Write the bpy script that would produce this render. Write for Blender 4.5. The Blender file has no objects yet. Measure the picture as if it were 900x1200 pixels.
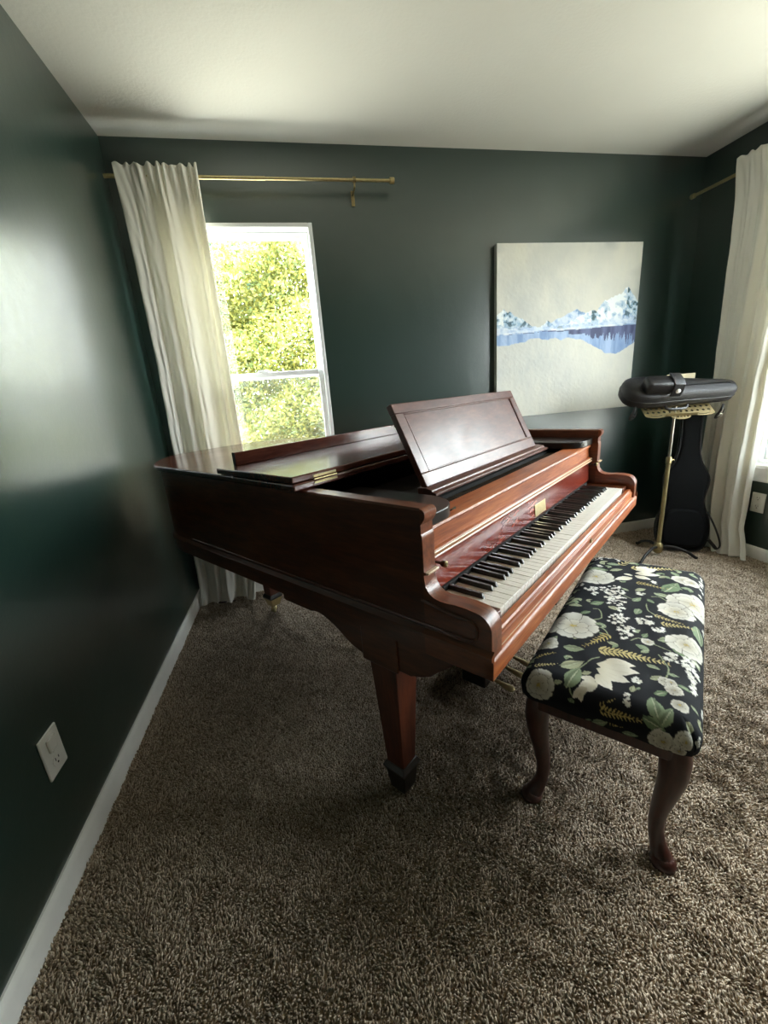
import bpy, math, random
import numpy as np
from mathutils import Vector, Matrix
random.seed(7)
RNG = np.random.default_rng(11)
PI = math.pi
scene = bpy.context.scene
COL = scene.collection

# ------------------------------------------------------------------ colours and materials
def s2l(c):
    return c / 12.92 if c <= 0.04045 else ((c + 0.055) / 1.055) ** 2.4
def rgb(r, g, b):
    return (s2l(r / 255), s2l(g / 255), s2l(b / 255), 1.0)

def new_mat(name):
    m = bpy.data.materials.new(name)
    m.use_nodes = True
    nt = m.node_tree
    return m, nt, nt.nodes['Principled BSDF']

def N(nt, kind, **kw):
    n = nt.nodes.new(kind)
    for k, v in kw.items():
        setattr(n, k, v)
    return n

def ramp(nt, stops):
    r = N(nt, 'ShaderNodeValToRGB')
    e = r.color_ramp.elements
    while len(e) < len(stops):
        e.new(0.5)
    for i, (p, c) in enumerate(stops):
        e[i].position = p
        e[i].color = c
    return r

def plain(name, col, rough=0.5, metal=0.0, coat=0.0, noise=0.0, nscale=20.0, bump=0.0, bscale=200.0, spec=0.5):
    m, nt, b = new_mat(name)
    b.inputs['Roughness'].default_value = rough
    b.inputs['Metallic'].default_value = metal
    b.inputs['Coat Weight'].default_value = coat
    b.inputs['Coat Roughness'].default_value = 0.12
    b.inputs['Specular IOR Level'].default_value = spec
    tc = N(nt, 'ShaderNodeTexCoord')
    nz = N(nt, 'ShaderNodeTexNoise')
    nz.inputs['Scale'].default_value = nscale
    nz.inputs['Detail'].default_value = 5
    nt.links.new(tc.outputs['Object'], nz.inputs['Vector'])
    d = tuple(max(0, c * (1 - noise)) for c in col[:3]) + (1,)
    u = tuple(min(1, c * (1 + noise)) for c in col[:3]) + (1,)
    r = ramp(nt, [(0.3, d), (0.7, u)])
    nt.links.new(nz.outputs['Fac'], r.inputs['Fac'])
    nt.links.new(r.outputs['Color'], b.inputs['Base Color'])
    if bump > 0:
        n2 = N(nt, 'ShaderNodeTexNoise')
        n2.inputs['Scale'].default_value = bscale
        n2.inputs['Detail'].default_value = 3
        nt.links.new(tc.outputs['Object'], n2.inputs['Vector'])
        bp = N(nt, 'ShaderNodeBump')
        bp.inputs['Strength'].default_value = bump
        bp.inputs['Distance'].default_value = 0.01
        nt.links.new(n2.outputs['Fac'], bp.inputs['Height'])
        nt.links.new(bp.outputs['Normal'], b.inputs['Normal'])
    return m

def wood(name, dark, mid, light, stretch=(1.2, 14, 14), rough=(0.25, 0.45), coat=0.3, figure=0.0, smudge=3.0, spec=0.5):
    """grain runs along the axis with the small stretch value"""
    m, nt, b = new_mat(name)
    tc = N(nt, 'ShaderNodeTexCoord')
    mp = N(nt, 'ShaderNodeMapping')
    mp.inputs['Scale'].default_value = stretch
    nt.links.new(tc.outputs['Object'], mp.inputs['Vector'])
    n1 = N(nt, 'ShaderNodeTexNoise')
    n1.inputs['Scale'].default_value = 2.4
    n1.inputs['Detail'].default_value = 9
    n1.inputs['Roughness'].default_value = 0.62
    n1.inputs['Distortion'].default_value = 0.25
    nt.links.new(mp.outputs['Vector'], n1.inputs['Vector'])
    n2 = N(nt, 'ShaderNodeTexNoise')
    n2.inputs['Scale'].default_value = 13
    n2.inputs['Detail'].default_value = 6
    nt.links.new(mp.outputs['Vector'], n2.inputs['Vector'])
    mx = N(nt, 'ShaderNodeMath', operation='MULTIPLY_ADD')
    mx.inputs[1].default_value = 0.35
    nt.links.new(n2.outputs['Fac'], mx.inputs[0])
    ml = N(nt, 'ShaderNodeMath', operation='MULTIPLY')
    ml.inputs[1].default_value = 0.65
    nt.links.new(n1.outputs['Fac'], ml.inputs[0])
    nt.links.new(ml.outputs[0], mx.inputs[2])
    r = ramp(nt, [(0.32, dark), (0.5, mid), (0.68, light)])
    nt.links.new(mx.outputs[0], r.inputs['Fac'])
    nt.links.new(r.outputs['Color'], b.inputs['Base Color'])
    n3 = N(nt, 'ShaderNodeTexNoise')
    n3.inputs['Scale'].default_value = smudge
    n3.inputs['Detail'].default_value = 7
    n3.inputs['Roughness'].default_value = 0.65
    n3.inputs['Distortion'].default_value = 0.5
    nt.links.new(tc.outputs['Object'], n3.inputs['Vector'])
    mr = N(nt, 'ShaderNodeMapRange')
    mr.inputs['From Min'].default_value = 0.35
    mr.inputs['From Max'].default_value = 0.65
    mr.inputs['To Min'].default_value = rough[0]
    mr.inputs['To Max'].default_value = rough[1]
    nt.links.new(n3.outputs['Fac'], mr.inputs['Value'])
    nt.links.new(mr.outputs['Result'], b.inputs['Roughness'])
    b.inputs['Coat Weight'].default_value = coat
    b.inputs['Coat Roughness'].default_value = 0.15
    b.inputs['Specular IOR Level'].default_value = spec
    bp = N(nt, 'ShaderNodeBump')
    bp.inputs['Strength'].default_value = 0.03
    bp.inputs['Distance'].default_value = 0.002
    nt.links.new(n2.outputs['Fac'], bp.inputs['Height'])
    nt.links.new(bp.outputs['Normal'], b.inputs['Normal'])
    return m

def attr_mat(name, rough=0.8, bump=0.1, bscale=300, sheen=0.0, attr='paint'):
    m, nt, b = new_mat(name)
    a = N(nt, 'ShaderNodeAttribute', attribute_name=attr)
    nt.links.new(a.outputs['Color'], b.inputs['Base Color'])
    b.inputs['Roughness'].default_value = rough
    b.inputs['Sheen Weight'].default_value = sheen
    tc = N(nt, 'ShaderNodeTexCoord')
    nz = N(nt, 'ShaderNodeTexNoise')
    nz.inputs['Scale'].default_value = bscale
    nt.links.new(tc.outputs['Object'], nz.inputs['Vector'])
    bp = N(nt, 'ShaderNodeBump')
    bp.inputs['Strength'].default_value = bump
    bp.inputs['Distance'].default_value = 0.003
    nt.links.new(nz.outputs['Fac'], bp.inputs['Height'])
    nt.links.new(bp.outputs['Normal'], b.inputs['Normal'])
    return m

def translucent_mat(name, col, trans_col, fac, rough=0.8, attr=None):
    m, nt, b = new_mat(name)
    out = nt.nodes['Material Output']
    b.inputs['Base Color'].default_value = col
    b.inputs['Roughness'].default_value = rough
    t = N(nt, 'ShaderNodeBsdfTranslucent')
    t.inputs['Color'].default_value = trans_col
    if attr:
        a = N(nt, 'ShaderNodeAttribute', attribute_name=attr)
        nt.links.new(a.outputs['Color'], b.inputs['Base Color'])
        nt.links.new(a.outputs['Color'], t.inputs['Color'])
    mx = N(nt, 'ShaderNodeMixShader')
    mx.inputs['Fac'].default_value = fac
    nt.links.new(b.outputs[0], mx.inputs[1])
    nt.links.new(t.outputs[0], mx.inputs[2])
    nt.links.new(mx.outputs[0], out.inputs['Surface'])
    return m

def pane_mat():
    m, nt, b = new_mat('window_glass')
    nt.nodes.remove(b)
    out = nt.nodes['Material Output']
    t = N(nt, 'ShaderNodeBsdfTransparent')
    t.inputs['Color'].default_value = (0.93, 0.96, 0.95, 1)
    g = N(nt, 'ShaderNodeBsdfGlossy')
    g.inputs['Roughness'].default_value = 0.03
    mx = N(nt, 'ShaderNodeMixShader')
    mx.inputs['Fac'].default_value = 0.06
    nt.links.new(t.outputs[0], mx.inputs[1])
    nt.links.new(g.outputs[0], mx.inputs[2])
    nt.links.new(mx.outputs[0], out.inputs['Surface'])
    return m

def screen_mat():
    m, nt, b = new_mat('insect_screen_mesh')
    out = nt.nodes['Material Output']
    b.inputs['Base Color'].default_value = rgb(150, 152, 150)
    b.inputs['Roughness'].default_value = 0.6
    t = N(nt, 'ShaderNodeBsdfTransparent')
    mx = N(nt, 'ShaderNodeMixShader')
    mx.inputs['Fac'].default_value = 0.24
    nt.links.new(t.outputs[0], mx.inputs[1])
    nt.links.new(b.outputs[0], mx.inputs[2])
    nt.links.new(mx.outputs[0], out.inputs['Surface'])
    return m

M = {}
M['side'] = wood('mahogany_side', rgb(54, 25, 12), rgb(92, 45, 22), rgb(120, 64, 34), (14, 1.3, 9), (0.28, 0.45), 0.25)  # same mahogany as the front, with the side's shade put into the colour
M['arm'] = wood('mahogany_arm', rgb(70, 31, 15), rgb(118, 60, 31), rgb(148, 82, 46), (14, 1.6, 9), (0.3, 0.42), 0.2)  # same wood again, lightened for the light falling on the arm fronts
M['front'] = wood('mahogany_front', rgb(104, 46, 20), rgb(156, 82, 40), rgb(186, 112, 60), (1.3, 12, 16), (0.36, 0.44), 0.06, spec=0.4)  # same wood, with the light on the keyboard front put into the colour
M['fall'] = wood('mahogany_fallboard', rgb(74, 22, 15), rgb(116, 42, 29), rgb(146, 66, 46), (2.2, 12, 7), (0.17, 0.22), 0.5)
M['lid'] = wood('mahogany_lid', rgb(56, 24, 16), rgb(84, 42, 30), rgb(106, 58, 42), (1.4, 10, 10), (0.15, 0.24), 0.4, smudge=4, spec=0.6)
M['desk'] = wood('mahogany_desk', rgb(58, 28, 21), rgb(86, 48, 38), rgb(112, 70, 56), (2.0, 8, 8), (0.29, 0.48), 0.1, smudge=5, spec=0.55)
M['leg'] = wood('mahogany_leg', rgb(56, 23, 13), rgb(88, 40, 23), rgb(112, 56, 32), (12, 12, 1.6), (0.3, 0.5), 0.15)
M['black_wood'] = plain('ebonized_board', rgb(30, 24, 21), 0.28, coat=0.2, noise=0.3, nscale=9)
M['iron'] = plain('dark_cast_iron', rgb(26, 22, 18), 0.5, metal=0.3, noise=0.3)
M['dark'] = plain('dark_felt', rgb(16, 14, 13), 0.9, noise=0.3)
M['steel'] = plain('steel_pin', rgb(120, 118, 112), 0.35, metal=1.0)
M['ivory'] = plain('aged_ivory', rgb(240, 236, 226), 0.3, noise=0.05, nscale=60, coat=0.1)
M['ebony'] = plain('ebony', rgb(19, 17, 17), 0.3, coat=0.15, noise=0.2)
M['brass'] = plain('worn_brass', rgb(158, 142, 104), 0.4, metal=1.0, noise=0.18, nscale=90)
M['bright_brass'] = plain('polished_brass', rgb(206, 190, 142), 0.33, metal=1.0, noise=0.1, nscale=90)
M['gilt'] = plain('pale_inlay_line', rgb(206, 176, 140), 0.32, metal=0.0, noise=0.1, nscale=70, coat=0.3)  # pale beige moulding lines, the upper one's white reflection worked into the colour
M['chrome'] = plain('brushed_chrome', rgb(176, 170, 156), 0.28, metal=1.0, noise=0.1)
M['bench_wood'] = wood('bench_dark_wood', rgb(42, 18, 12), rgb(66, 30, 21), rgb(86, 42, 30), (9, 9, 1.5), (0.3, 0.45), 0.15)
M['fabric'] = attr_mat('floral_fabric', 0.85, 0.18, 900)
M['fabric'].node_tree.nodes['Principled BSDF'].inputs['Specular IOR Level'].default_value = 0.25
M['canvas'] = attr_mat('painted_canvas', 0.6, 0.06, 260)
M['canvas_edge'] = plain('canvas_edge', rgb(180, 184, 178), 0.8, noise=0.12, nscale=20)
M['curtain'] = translucent_mat('white_curtain_cloth', rgb(250, 248, 241), rgb(248, 244, 230), 0.2, 0.85)
M['vinyl'] = plain('white_vinyl', rgb(238, 240, 240), 0.35, noise=0.02)
M['trim'] = plain('white_trim_paint', rgb(250, 248, 242), 0.4, noise=0.03)
M['plastic'] = plain('white_plastic', rgb(232, 230, 222), 0.35, noise=0.02)
M['slot'] = plain('outlet_slot', rgb(40, 38, 36), 0.6)
M['glass'] = pane_mat()
M['screen'] = screen_mat()
M['leather'] = plain('black_nylon', rgb(25, 23, 25), 0.4, noise=0.25, nscale=40, bump=0.3, bscale=500)
M['black_leather'] = plain('black_leather', rgb(30, 28, 29), 0.32, noise=0.3, nscale=25, bump=0.25, bscale=120)
M['bag'] = plain('gig_bag_nylon', rgb(8, 9, 11), 0.8, noise=0.25, nscale=60, bump=0.2, bscale=600, spec=0.2)
M['paper'] = plain('cream_paper', rgb(216, 204, 172), 0.8, noise=0.05)
M['stand_gilt'] = plain('painted_brass_plate', rgb(138, 122, 84), 0.5, metal=0.4, noise=0.15, nscale=40)
M['leaf'] = translucent_mat('hedge_leaf', rgb(120, 140, 40), rgb(150, 165, 40), 0.45, 0.5, attr='tone')
M['bark'] = plain('bark', rgb(84, 70, 54), 0.9, noise=0.3, bump=0.4, bscale=60)
M['pile'] = attr_mat('carpet_pile', 0.95, 0.0, 100, sheen=0.1, attr='tone')
M['carpet_back'] = plain('carpet_backing', rgb(140, 122, 98), 1.0, noise=0.25, nscale=120)
M['ceiling'] = plain('ceiling_paint', rgb(226, 224, 214), 0.9, noise=0.015, nscale=3, bump=0.12, bscale=70)

def wall_mat():
    m, nt, b = new_mat('dark_green_paint')
    tc = N(nt, 'ShaderNodeTexCoord')
    n0 = N(nt, 'ShaderNodeTexNoise'); n0.inputs['Scale'].default_value = 1.6; n0.inputs['Detail'].default_value = 4
    nt.links.new(tc.outputs['Object'], n0.inputs['Vector'])
    r = ramp(nt, [(0.3, rgb(27, 50, 44)), (0.7, rgb(30, 54, 48))])
    nt.links.new(n0.outputs['Fac'], r.inputs['Fac'])
    nt.links.new(r.outputs['Color'], b.inputs['Base Color'])
    b.inputs['Roughness'].default_value = 0.29
    b.inputs['Specular IOR Level'].default_value = 1.0
    b.inputs['Coat Weight'].default_value = 0.75
    b.inputs['Coat Roughness'].default_value = 0.28
    b.inputs['Coat IOR'].default_value = 1.55
    n1 = N(nt, 'ShaderNodeTexNoise'); n1.inputs['Scale'].default_value = 9; n1.inputs['Detail'].default_value = 6
    n1.inputs['Roughness'].default_value = 0.6
    nt.links.new(tc.outputs['Object'], n1.inputs['Vector'])
    n2 = N(nt, 'ShaderNodeTexNoise'); n2.inputs['Scale'].default_value = 130; n2.inputs['Detail'].default_value = 2
    nt.links.new(tc.outputs['Object'], n2.inputs['Vector'])
    b1 = N(nt, 'ShaderNodeBump'); b1.inputs['Strength'].default_value = 0.10; b1.inputs['Distance'].default_value = 0.02
    nt.links.new(n1.outputs['Fac'], b1.inputs['Height'])
    b2 = N(nt, 'ShaderNodeBump'); b2.inputs['Strength'].default_value = 0.08; b2.inputs['Distance'].default_value = 0.003
    nt.links.new(n2.outputs['Fac'], b2.inputs['Height'])
    nt.links.new(b1.outputs['Normal'], b2.inputs['Normal'])
    nt.links.new(b2.outputs['Normal'], b.inputs['Normal'])
    return m
M['wall'] = wall_mat()

# ------------------------------------------------------------------ mesh helpers
class MB:
    def __init__(s):
        s.v = []; s.f = []
    def add(s, vs, fs):
        o = len(s.v)
        s.v += [tuple(map(float, q)) for q in vs]
        s.f += [tuple(i + o for i in f) for f in fs]
        return s
    def box(s, x0, x1, y0, y1, z0, z1):
        return s.hexa([(x0, y0), (x1, y0), (x1, y1), (x0, y1)], z0, [(x0, y0), (x1, y0), (x1, y1), (x0, y1)], z1)
    def hexa(s, lo, z0, hi, z1):
        vs = [(x, y, z0) for x, y in lo] + [(x, y, z1) for x, y in hi]
        n = len(lo)
        fs = [tuple(range(n))[::-1], tuple(range(n, 2 * n))] + [(i, (i + 1) % n, n + (i + 1) % n, n + i) for i in range(n)]
        return s.add(vs, fs)
    def prism(s, poly, a0, a1, fn=lambda p, q, a: (p, q, a)):
        n = len(poly)
        vs = [fn(p, q, a0) for p, q in poly] + [fn(p, q, a1) for p, q in poly]
        fs = [tuple(range(n))[::-1], tuple(range(n, 2 * n))] + [(i, (i + 1) % n, n + (i + 1) % n, n + i) for i in range(n)]
        return s.add(vs, fs)
    def tube(s, path, r, n=10, closed=False, flat=1.0):
        P = [Vector(q) for q in path]
        k = len(P)
        R = r if isinstance(r, (list, tuple)) else [r] * k
        vs = []; fs = []
        up = None
        for i in range(k):
            if closed:
                d = P[(i + 1) % k] - P[i - 1]
            else:
                d = P[min(i + 1, k - 1)] - P[max(i - 1, 0)]
            d.normalize()
            if up is None:
                up = Vector((0, 0, 1)) if abs(d.z) < 0.9 else Vector((1, 0, 0))
            a = d.cross(up)
            if a.length < 1e-5:
                a = d.orthogonal()
            a.normalize()
            b = a.cross(d).normalized()
            up = b
            for j in range(n):
                t = 2 * PI * j / n
                vs.append(P[i] + a * (R[i] * math.cos(t)) + b * (R[i] * flat * math.sin(t)))
        m = k if closed else k - 1
        for i in range(m):
            for j in range(n):
                a0 = i * n + j; a1 = i * n + (j + 1) % n
                b0 = ((i + 1) % k) * n + j; b1 = ((i + 1) % k) * n + (j + 1) % n
                fs.append((a0, a1, b1, b0))
        if not closed:
            fs.append(tuple(range(n))[::-1]); fs.append(tuple(range((k - 1) * n, k * n)))
        return s.add(vs, fs)
    def lathe(s, prof, c=(0, 0, 0), axis='z', n=24):
        vs = []; fs = []
        k = len(prof)
        for r, h in prof:
            r = max(r, 1e-5)
            for j in range(n):
                t = 2 * PI * j / n
                a, b = r * math.cos(t), r * math.sin(t)
                q = (a, b, h) if axis == 'z' else ((a, h, b) if axis == 'y' else (h, a, b))
                vs.append((q[0] + c[0], q[1] + c[1], q[2] + c[2]))
        for i in range(k - 1):
            for j in range(n):
                fs.append((i * n + j, i * n + (j + 1) % n, (i + 1) * n + (j + 1) % n, (i + 1) * n + j))
        fs.append(tuple(range(n))[::-1]); fs.append(tuple(range((k - 1) * n, k * n)))
        return s.add(vs, fs)
    def xf(s, fn):
        s.v = [tuple(fn(*q)) for q in s.v]
        return s
    def build(s, name, mat, parent=None, bevel=0.0, seg=2, smooth=35, loc=None, rot=None):
        me = bpy.data.meshes.new(name)
        me.from_pydata(s.v, [], s.f)
        import bmesh
        bm = bmesh.new(); bm.from_mesh(me)
        bmesh.ops.recalc_face_normals(bm, faces=bm.faces)
        bm.to_mesh(me); bm.free()
        if smooth:
            me.shade_smooth()
            me.set_sharp_from_angle(angle=math.radians(smooth))
        me.materials.append(mat)
        o = bpy.data.objects.new(name, me)
        COL.objects.link(o)
        if parent: o.parent = parent
        if loc: o.location = loc
        if rot: o.rotation_euler = rot
        if bevel > 0:
            b = o.modifiers.new('bevel', 'BEVEL'); b.width = bevel; b.segments = seg
            b.limit_method = 'ANGLE'; b.angle_limit = math.radians(40)
        return o

def np_obj(name, V, F, mat, parent=None, color=None, attr='paint', smooth=True):
    """V n x 3, F m x k arrays"""
    me = bpy.data.meshes.new(name)
    nv, (nf, k) = len(V), F.shape
    me.vertices.add(nv); me.vertices.foreach_set('co', np.ascontiguousarray(V, dtype=np.float32).ravel())
    me.loops.add(nf * k); me.loops.foreach_set('vertex_index', np.ascontiguousarray(F, dtype=np.int32).ravel())
    me.polygons.add(nf)
    me.polygons.foreach_set('loop_start', np.arange(0, nf * k, k, dtype=np.int32))
    if smooth:
        me.polygons.foreach_set('use_smooth', np.ones(nf, dtype=bool))
    me.update(calc_edges=True)
    me.validate()
    if color is not None:
        a = me.color_attributes.new(attr, 'FLOAT_COLOR', 'POINT')
        c = np.ones((nv, 4), dtype=np.float32); c[:, :3] = color
        a.data.foreach_set('color', c.ravel())
    me.materials.append(mat)
    o = bpy.data.objects.new(name, me); COL.objects.link(o)
    if parent: o.parent = parent
    return o

def grid_faces(nx, ny):
    i, j = np.meshgrid(np.arange(nx - 1), np.arange(ny - 1), indexing='ij')
    a = (i * ny + j).ravel()
    return np.stack([a, a + ny, a + ny + 1, a + 1], 1)

def thing(name, label, cat, loc=(0, 0, 0), rot=(0, 0, 0), group=None):
    o = bpy.data.objects.new(name, None); COL.objects.link(o)
    o.empty_display_size = 0.1
    o.location = loc; o.rotation_euler = rot
    o['label'] = label; o['category'] = cat
    if group: o['group'] = group
    return o
def tag(o, label, cat, group=None, kind=None):
    o['label'] = label; o['category'] = cat
    if group: o['group'] = group
    if kind: o['kind'] = kind
    return o
def struct(o, label=None, cat=None):
    o['kind'] = 'structure'
    if label: o['label'] = label
    if cat: o['category'] = cat
    return o
def copy_obj(o, parent, loc=None):
    c = o.copy(); COL.objects.link(c); c.parent = parent
    if loc: c.location = loc
    for ch in o.children:
        d = ch.copy(); COL.objects.link(d); d.parent = c
    return c
def smooth_path(P, n=6, closed=False):
    P = [np.array(q, float) for q in P]; out = []
    k = len(P)
    for i in range(k if closed else k - 1):
        p0 = P[i - 1] if (i > 0 or closed) else P[0]; p1 = P[i]; p2 = P[(i + 1) % k]
        p3 = P[(i + 2) % k] if (closed or i + 2 < k) else P[k - 1]
        for t in np.linspace(0, 1, n, endpoint=False):
            out.append(tuple(0.5 * (2 * p1 + (p2 - p0) * t + (2 * p0 - 5 * p1 + 4 * p2 - p3) * t * t + (3 * p1 - p0 - 3 * p2 + p3) * t ** 3)))
    if not closed: out.append(tuple(P[-1]))
    return out
def normals2(P, closed=False):
    P = np.array(P, float)
    if closed:
        d = np.roll(P, -1, 0) - np.roll(P, 1, 0)
    else:
        d = np.gradient(P, axis=0)
    d /= np.linalg.norm(d, axis=1)[:, None] + 1e-12
    return np.stack([d[:, 1], -d[:, 0]], 1)
def puffy(outline, layers):
    """closed outline (counter-clockwise) lofted through (inset, z) layers"""
    P = np.array(outline, float); nn = normals2(P, True)
    mb = MB(); vs = []; n = len(P)
    for ins, z in layers:
        Q = P - nn * ins
        vs += [(q[0], q[1], z) for q in Q]
    fs = [(i * n + j, i * n + (j + 1) % n, (i + 1) * n + (j + 1) % n, (i + 1) * n + j) for i in range(len(layers) - 1) for j in range(n)]
    fs += [tuple(range(n))[::-1], tuple(range((len(layers) - 1) * n, len(layers) * n))]
    return mb.add(vs, fs)

# ------------------------------------------------------------------ room shell
W, H, YF = 3.453, 2.44, -4.3
T = 0.14
BWX0, BWX1, WZ0, WZ1 = 0.22, 0.956, 0.60, 2.086      # opening in the back wall
RWY0, RWY1 = -2.35, -0.60                              # opening in the right wall

struct(MB().box(-T, W + T, YF - T, T, -0.08, 0).build('floor', M['carpet_back'], smooth=0), 'beige carpeted floor of the music room', 'floor')
struct(MB().box(-T, W + T, YF - T, T, H, H + 0.12).build('ceiling', M['ceiling'], smooth=0), 'plain off-white painted ceiling', 'ceiling')
struct(MB().box(-T, 0, YF, T, 0, H).build('wall_left', M['wall'], smooth=0), 'glossy dark green side wall beside the piano tail', 'wall')
struct(MB().box(-T, W + T, YF - T, YF, 0, H).build('wall_front', M['wall'], smooth=0), 'dark green wall behind the viewer', 'wall')
mb = MB()
mb.box(0, BWX0, 0, T, 0, H); mb.box(BWX1, W, 0, T, 0, H); mb.box(BWX0, BWX1, 0, T, 0, WZ0); mb.box(BWX0, BWX1, 0, T, WZ1, H)
struct(mb.build('wall_back', M['wall'], smooth=0), 'dark green wall with the window and the painting', 'wall')
mb = MB()
mb.box(W, W + T, RWY1, T, 0, H); mb.box(W, W + T, YF, RWY0, 0, H); mb.box(W, W + T, RWY0, RWY1, 0, WZ0); mb.box(W, W + T, RWY0, RWY1, WZ1, H)
struct(mb.build('wall_right', M['wall'], smooth=0), 'dark green wall behind the music stand and long curtain', 'wall')

prof = [(0, 0), (0.013, 0), (0.013, 0.062), (0.010, 0.072), (0.005, 0.080), (0, 0.081)]
def base_board(name, fn, a0, a1, label):
    struct(MB().prism(prof, a0, a1, fn).build(name, M['trim'], smooth=30), label, 'baseboard')
base_board('baseboard_left', lambda d, z, a: (d, a, z), YF, 0, 'white baseboard along the glossy left wall')
base_board('baseboard_back', lambda d, z, a: (a, -d, z), 0, W, 'white baseboard along the window wall')
base_board('baseboard_right', lambda d, z, a: (W - d, a, z), YF, 0, 'white baseboard under the right wall outlet')

# windows: frame, sashes, panes, screen in a local (a along the wall, d outward, z) frame
def window(name, a0, a1, fn, label, slider=False):
    w = bpy.data.objects.new(name, None); COL.objects.link(w); w['kind'] = 'structure'; w['label'] = label; w['category'] = 'window'
    def bx(m, A0, A1, D0, D1, Z0, Z1):
        return m.add([fn(a, d, z) for z in (Z0, Z1) for a, d in ((A0, D0), (A1, D0), (A1, D1), (A0, D1))],
                     [(3, 2, 1, 0), (4, 5, 6, 7), (0, 1, 5, 4), (1, 2, 6, 5), (2, 3, 7, 6), (3, 0, 4, 7)])
    f = MB(); t = 0.022
    bx(f, a0 + t, a1 - t, -0.004, 0.11, WZ1 - t, WZ1); bx(f, a0 + t, a1 - t, -0.004, 0.11, WZ0, WZ0 + t)
    bx(f, a0, a0 + t, -0.004, 0.11, WZ0, WZ1); bx(f, a1 - t, a1, -0.004, 0.11, WZ0, WZ1)
    f.build('window_frame', M['vinyl'], w, bevel=0.003)
    zm = 1.328
    spans = [(a0, a1)] if not slider else [(a0, (a0 + a1) / 2), ((a0 + a1) / 2, a1)]
    for b0, b1 in spans:
        if slider:
            mu = MB(); bx(mu, b0 - 0.02, b0 + 0.02, 0.0, 0.11, WZ0, WZ1)
            if b0 != a0: mu.build('mullion', M['vinyl'], w, bevel=0.003)
        for up in (1, 0):
            s = MB(); sw = 0.028
            z0, z1 = (zm - 0.018, WZ1 - t) if up else (WZ0 + t, zm + 0.018)
            d0, d1 = (0.066, 0.096) if up else (0.03, 0.06)
            bx(s, b0 + t + sw, b1 - t - sw, d0, d1, z1 - sw - (0.004 if up else 0), z1); bx(s, b0 + t + sw, b1 - t - sw, d0, d1, z0, z0 + sw + (0 if up else 0.01))
            bx(s, b0 + t, b0 + t + sw, d0, d1, z0, z1); bx(s, b1 - t - sw, b1 - t, d0, d1, z0, z1)
            so = s.build('upper_sash' if up else 'lower_sash', M['vinyl'], w, bevel=0.003)
            g = MB(); dm = (d0 + d1) / 2
            bx(g, b0 + t + sw, b1 - t - sw, dm - 0.002, dm + 0.002, z0 + sw, z1 - sw)
            g.build('pane', M['glass'], so, smooth=0)
        k = MB(); bx(k, b0 + t, b1 - t, 0.104, 0.1045, WZ0 + t, zm)
        sc = k.build('insect_screen', M['screen'], w, smooth=0)
        lk = MB(); am = (b0 + b1) / 2
        bx(lk, am - 0.03, am + 0.03, 0.028, 0.05, zm + 0.018, zm + 0.03)
        lk.build('sash_lock', M['vinyl'], w, bevel=0.003)
    return w
window('window_1', BWX0, BWX1, lambda a, d, z: (a, d, z), 'white sash window onto a sunlit hedge beside the white curtain')
w2 = window('window_2', RWY0, RWY1, lambda a, d, z: (W + d, a, z), 'wide window at the right edge behind the long curtain', True)
mb = MB().box(W - 0.045, W + 0.02, RWY0 - 0.05, RWY1 + 0.05, 0.578, 0.602)
mb.build('window_sill', M['trim'], w2, bevel=0.006)
MB().box(W - 0.016, W, RWY0 - 0.03, RWY1 + 0.03, 0.49, 0.578).build('window_apron', M['trim'], w2, bevel=0.004)

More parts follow.
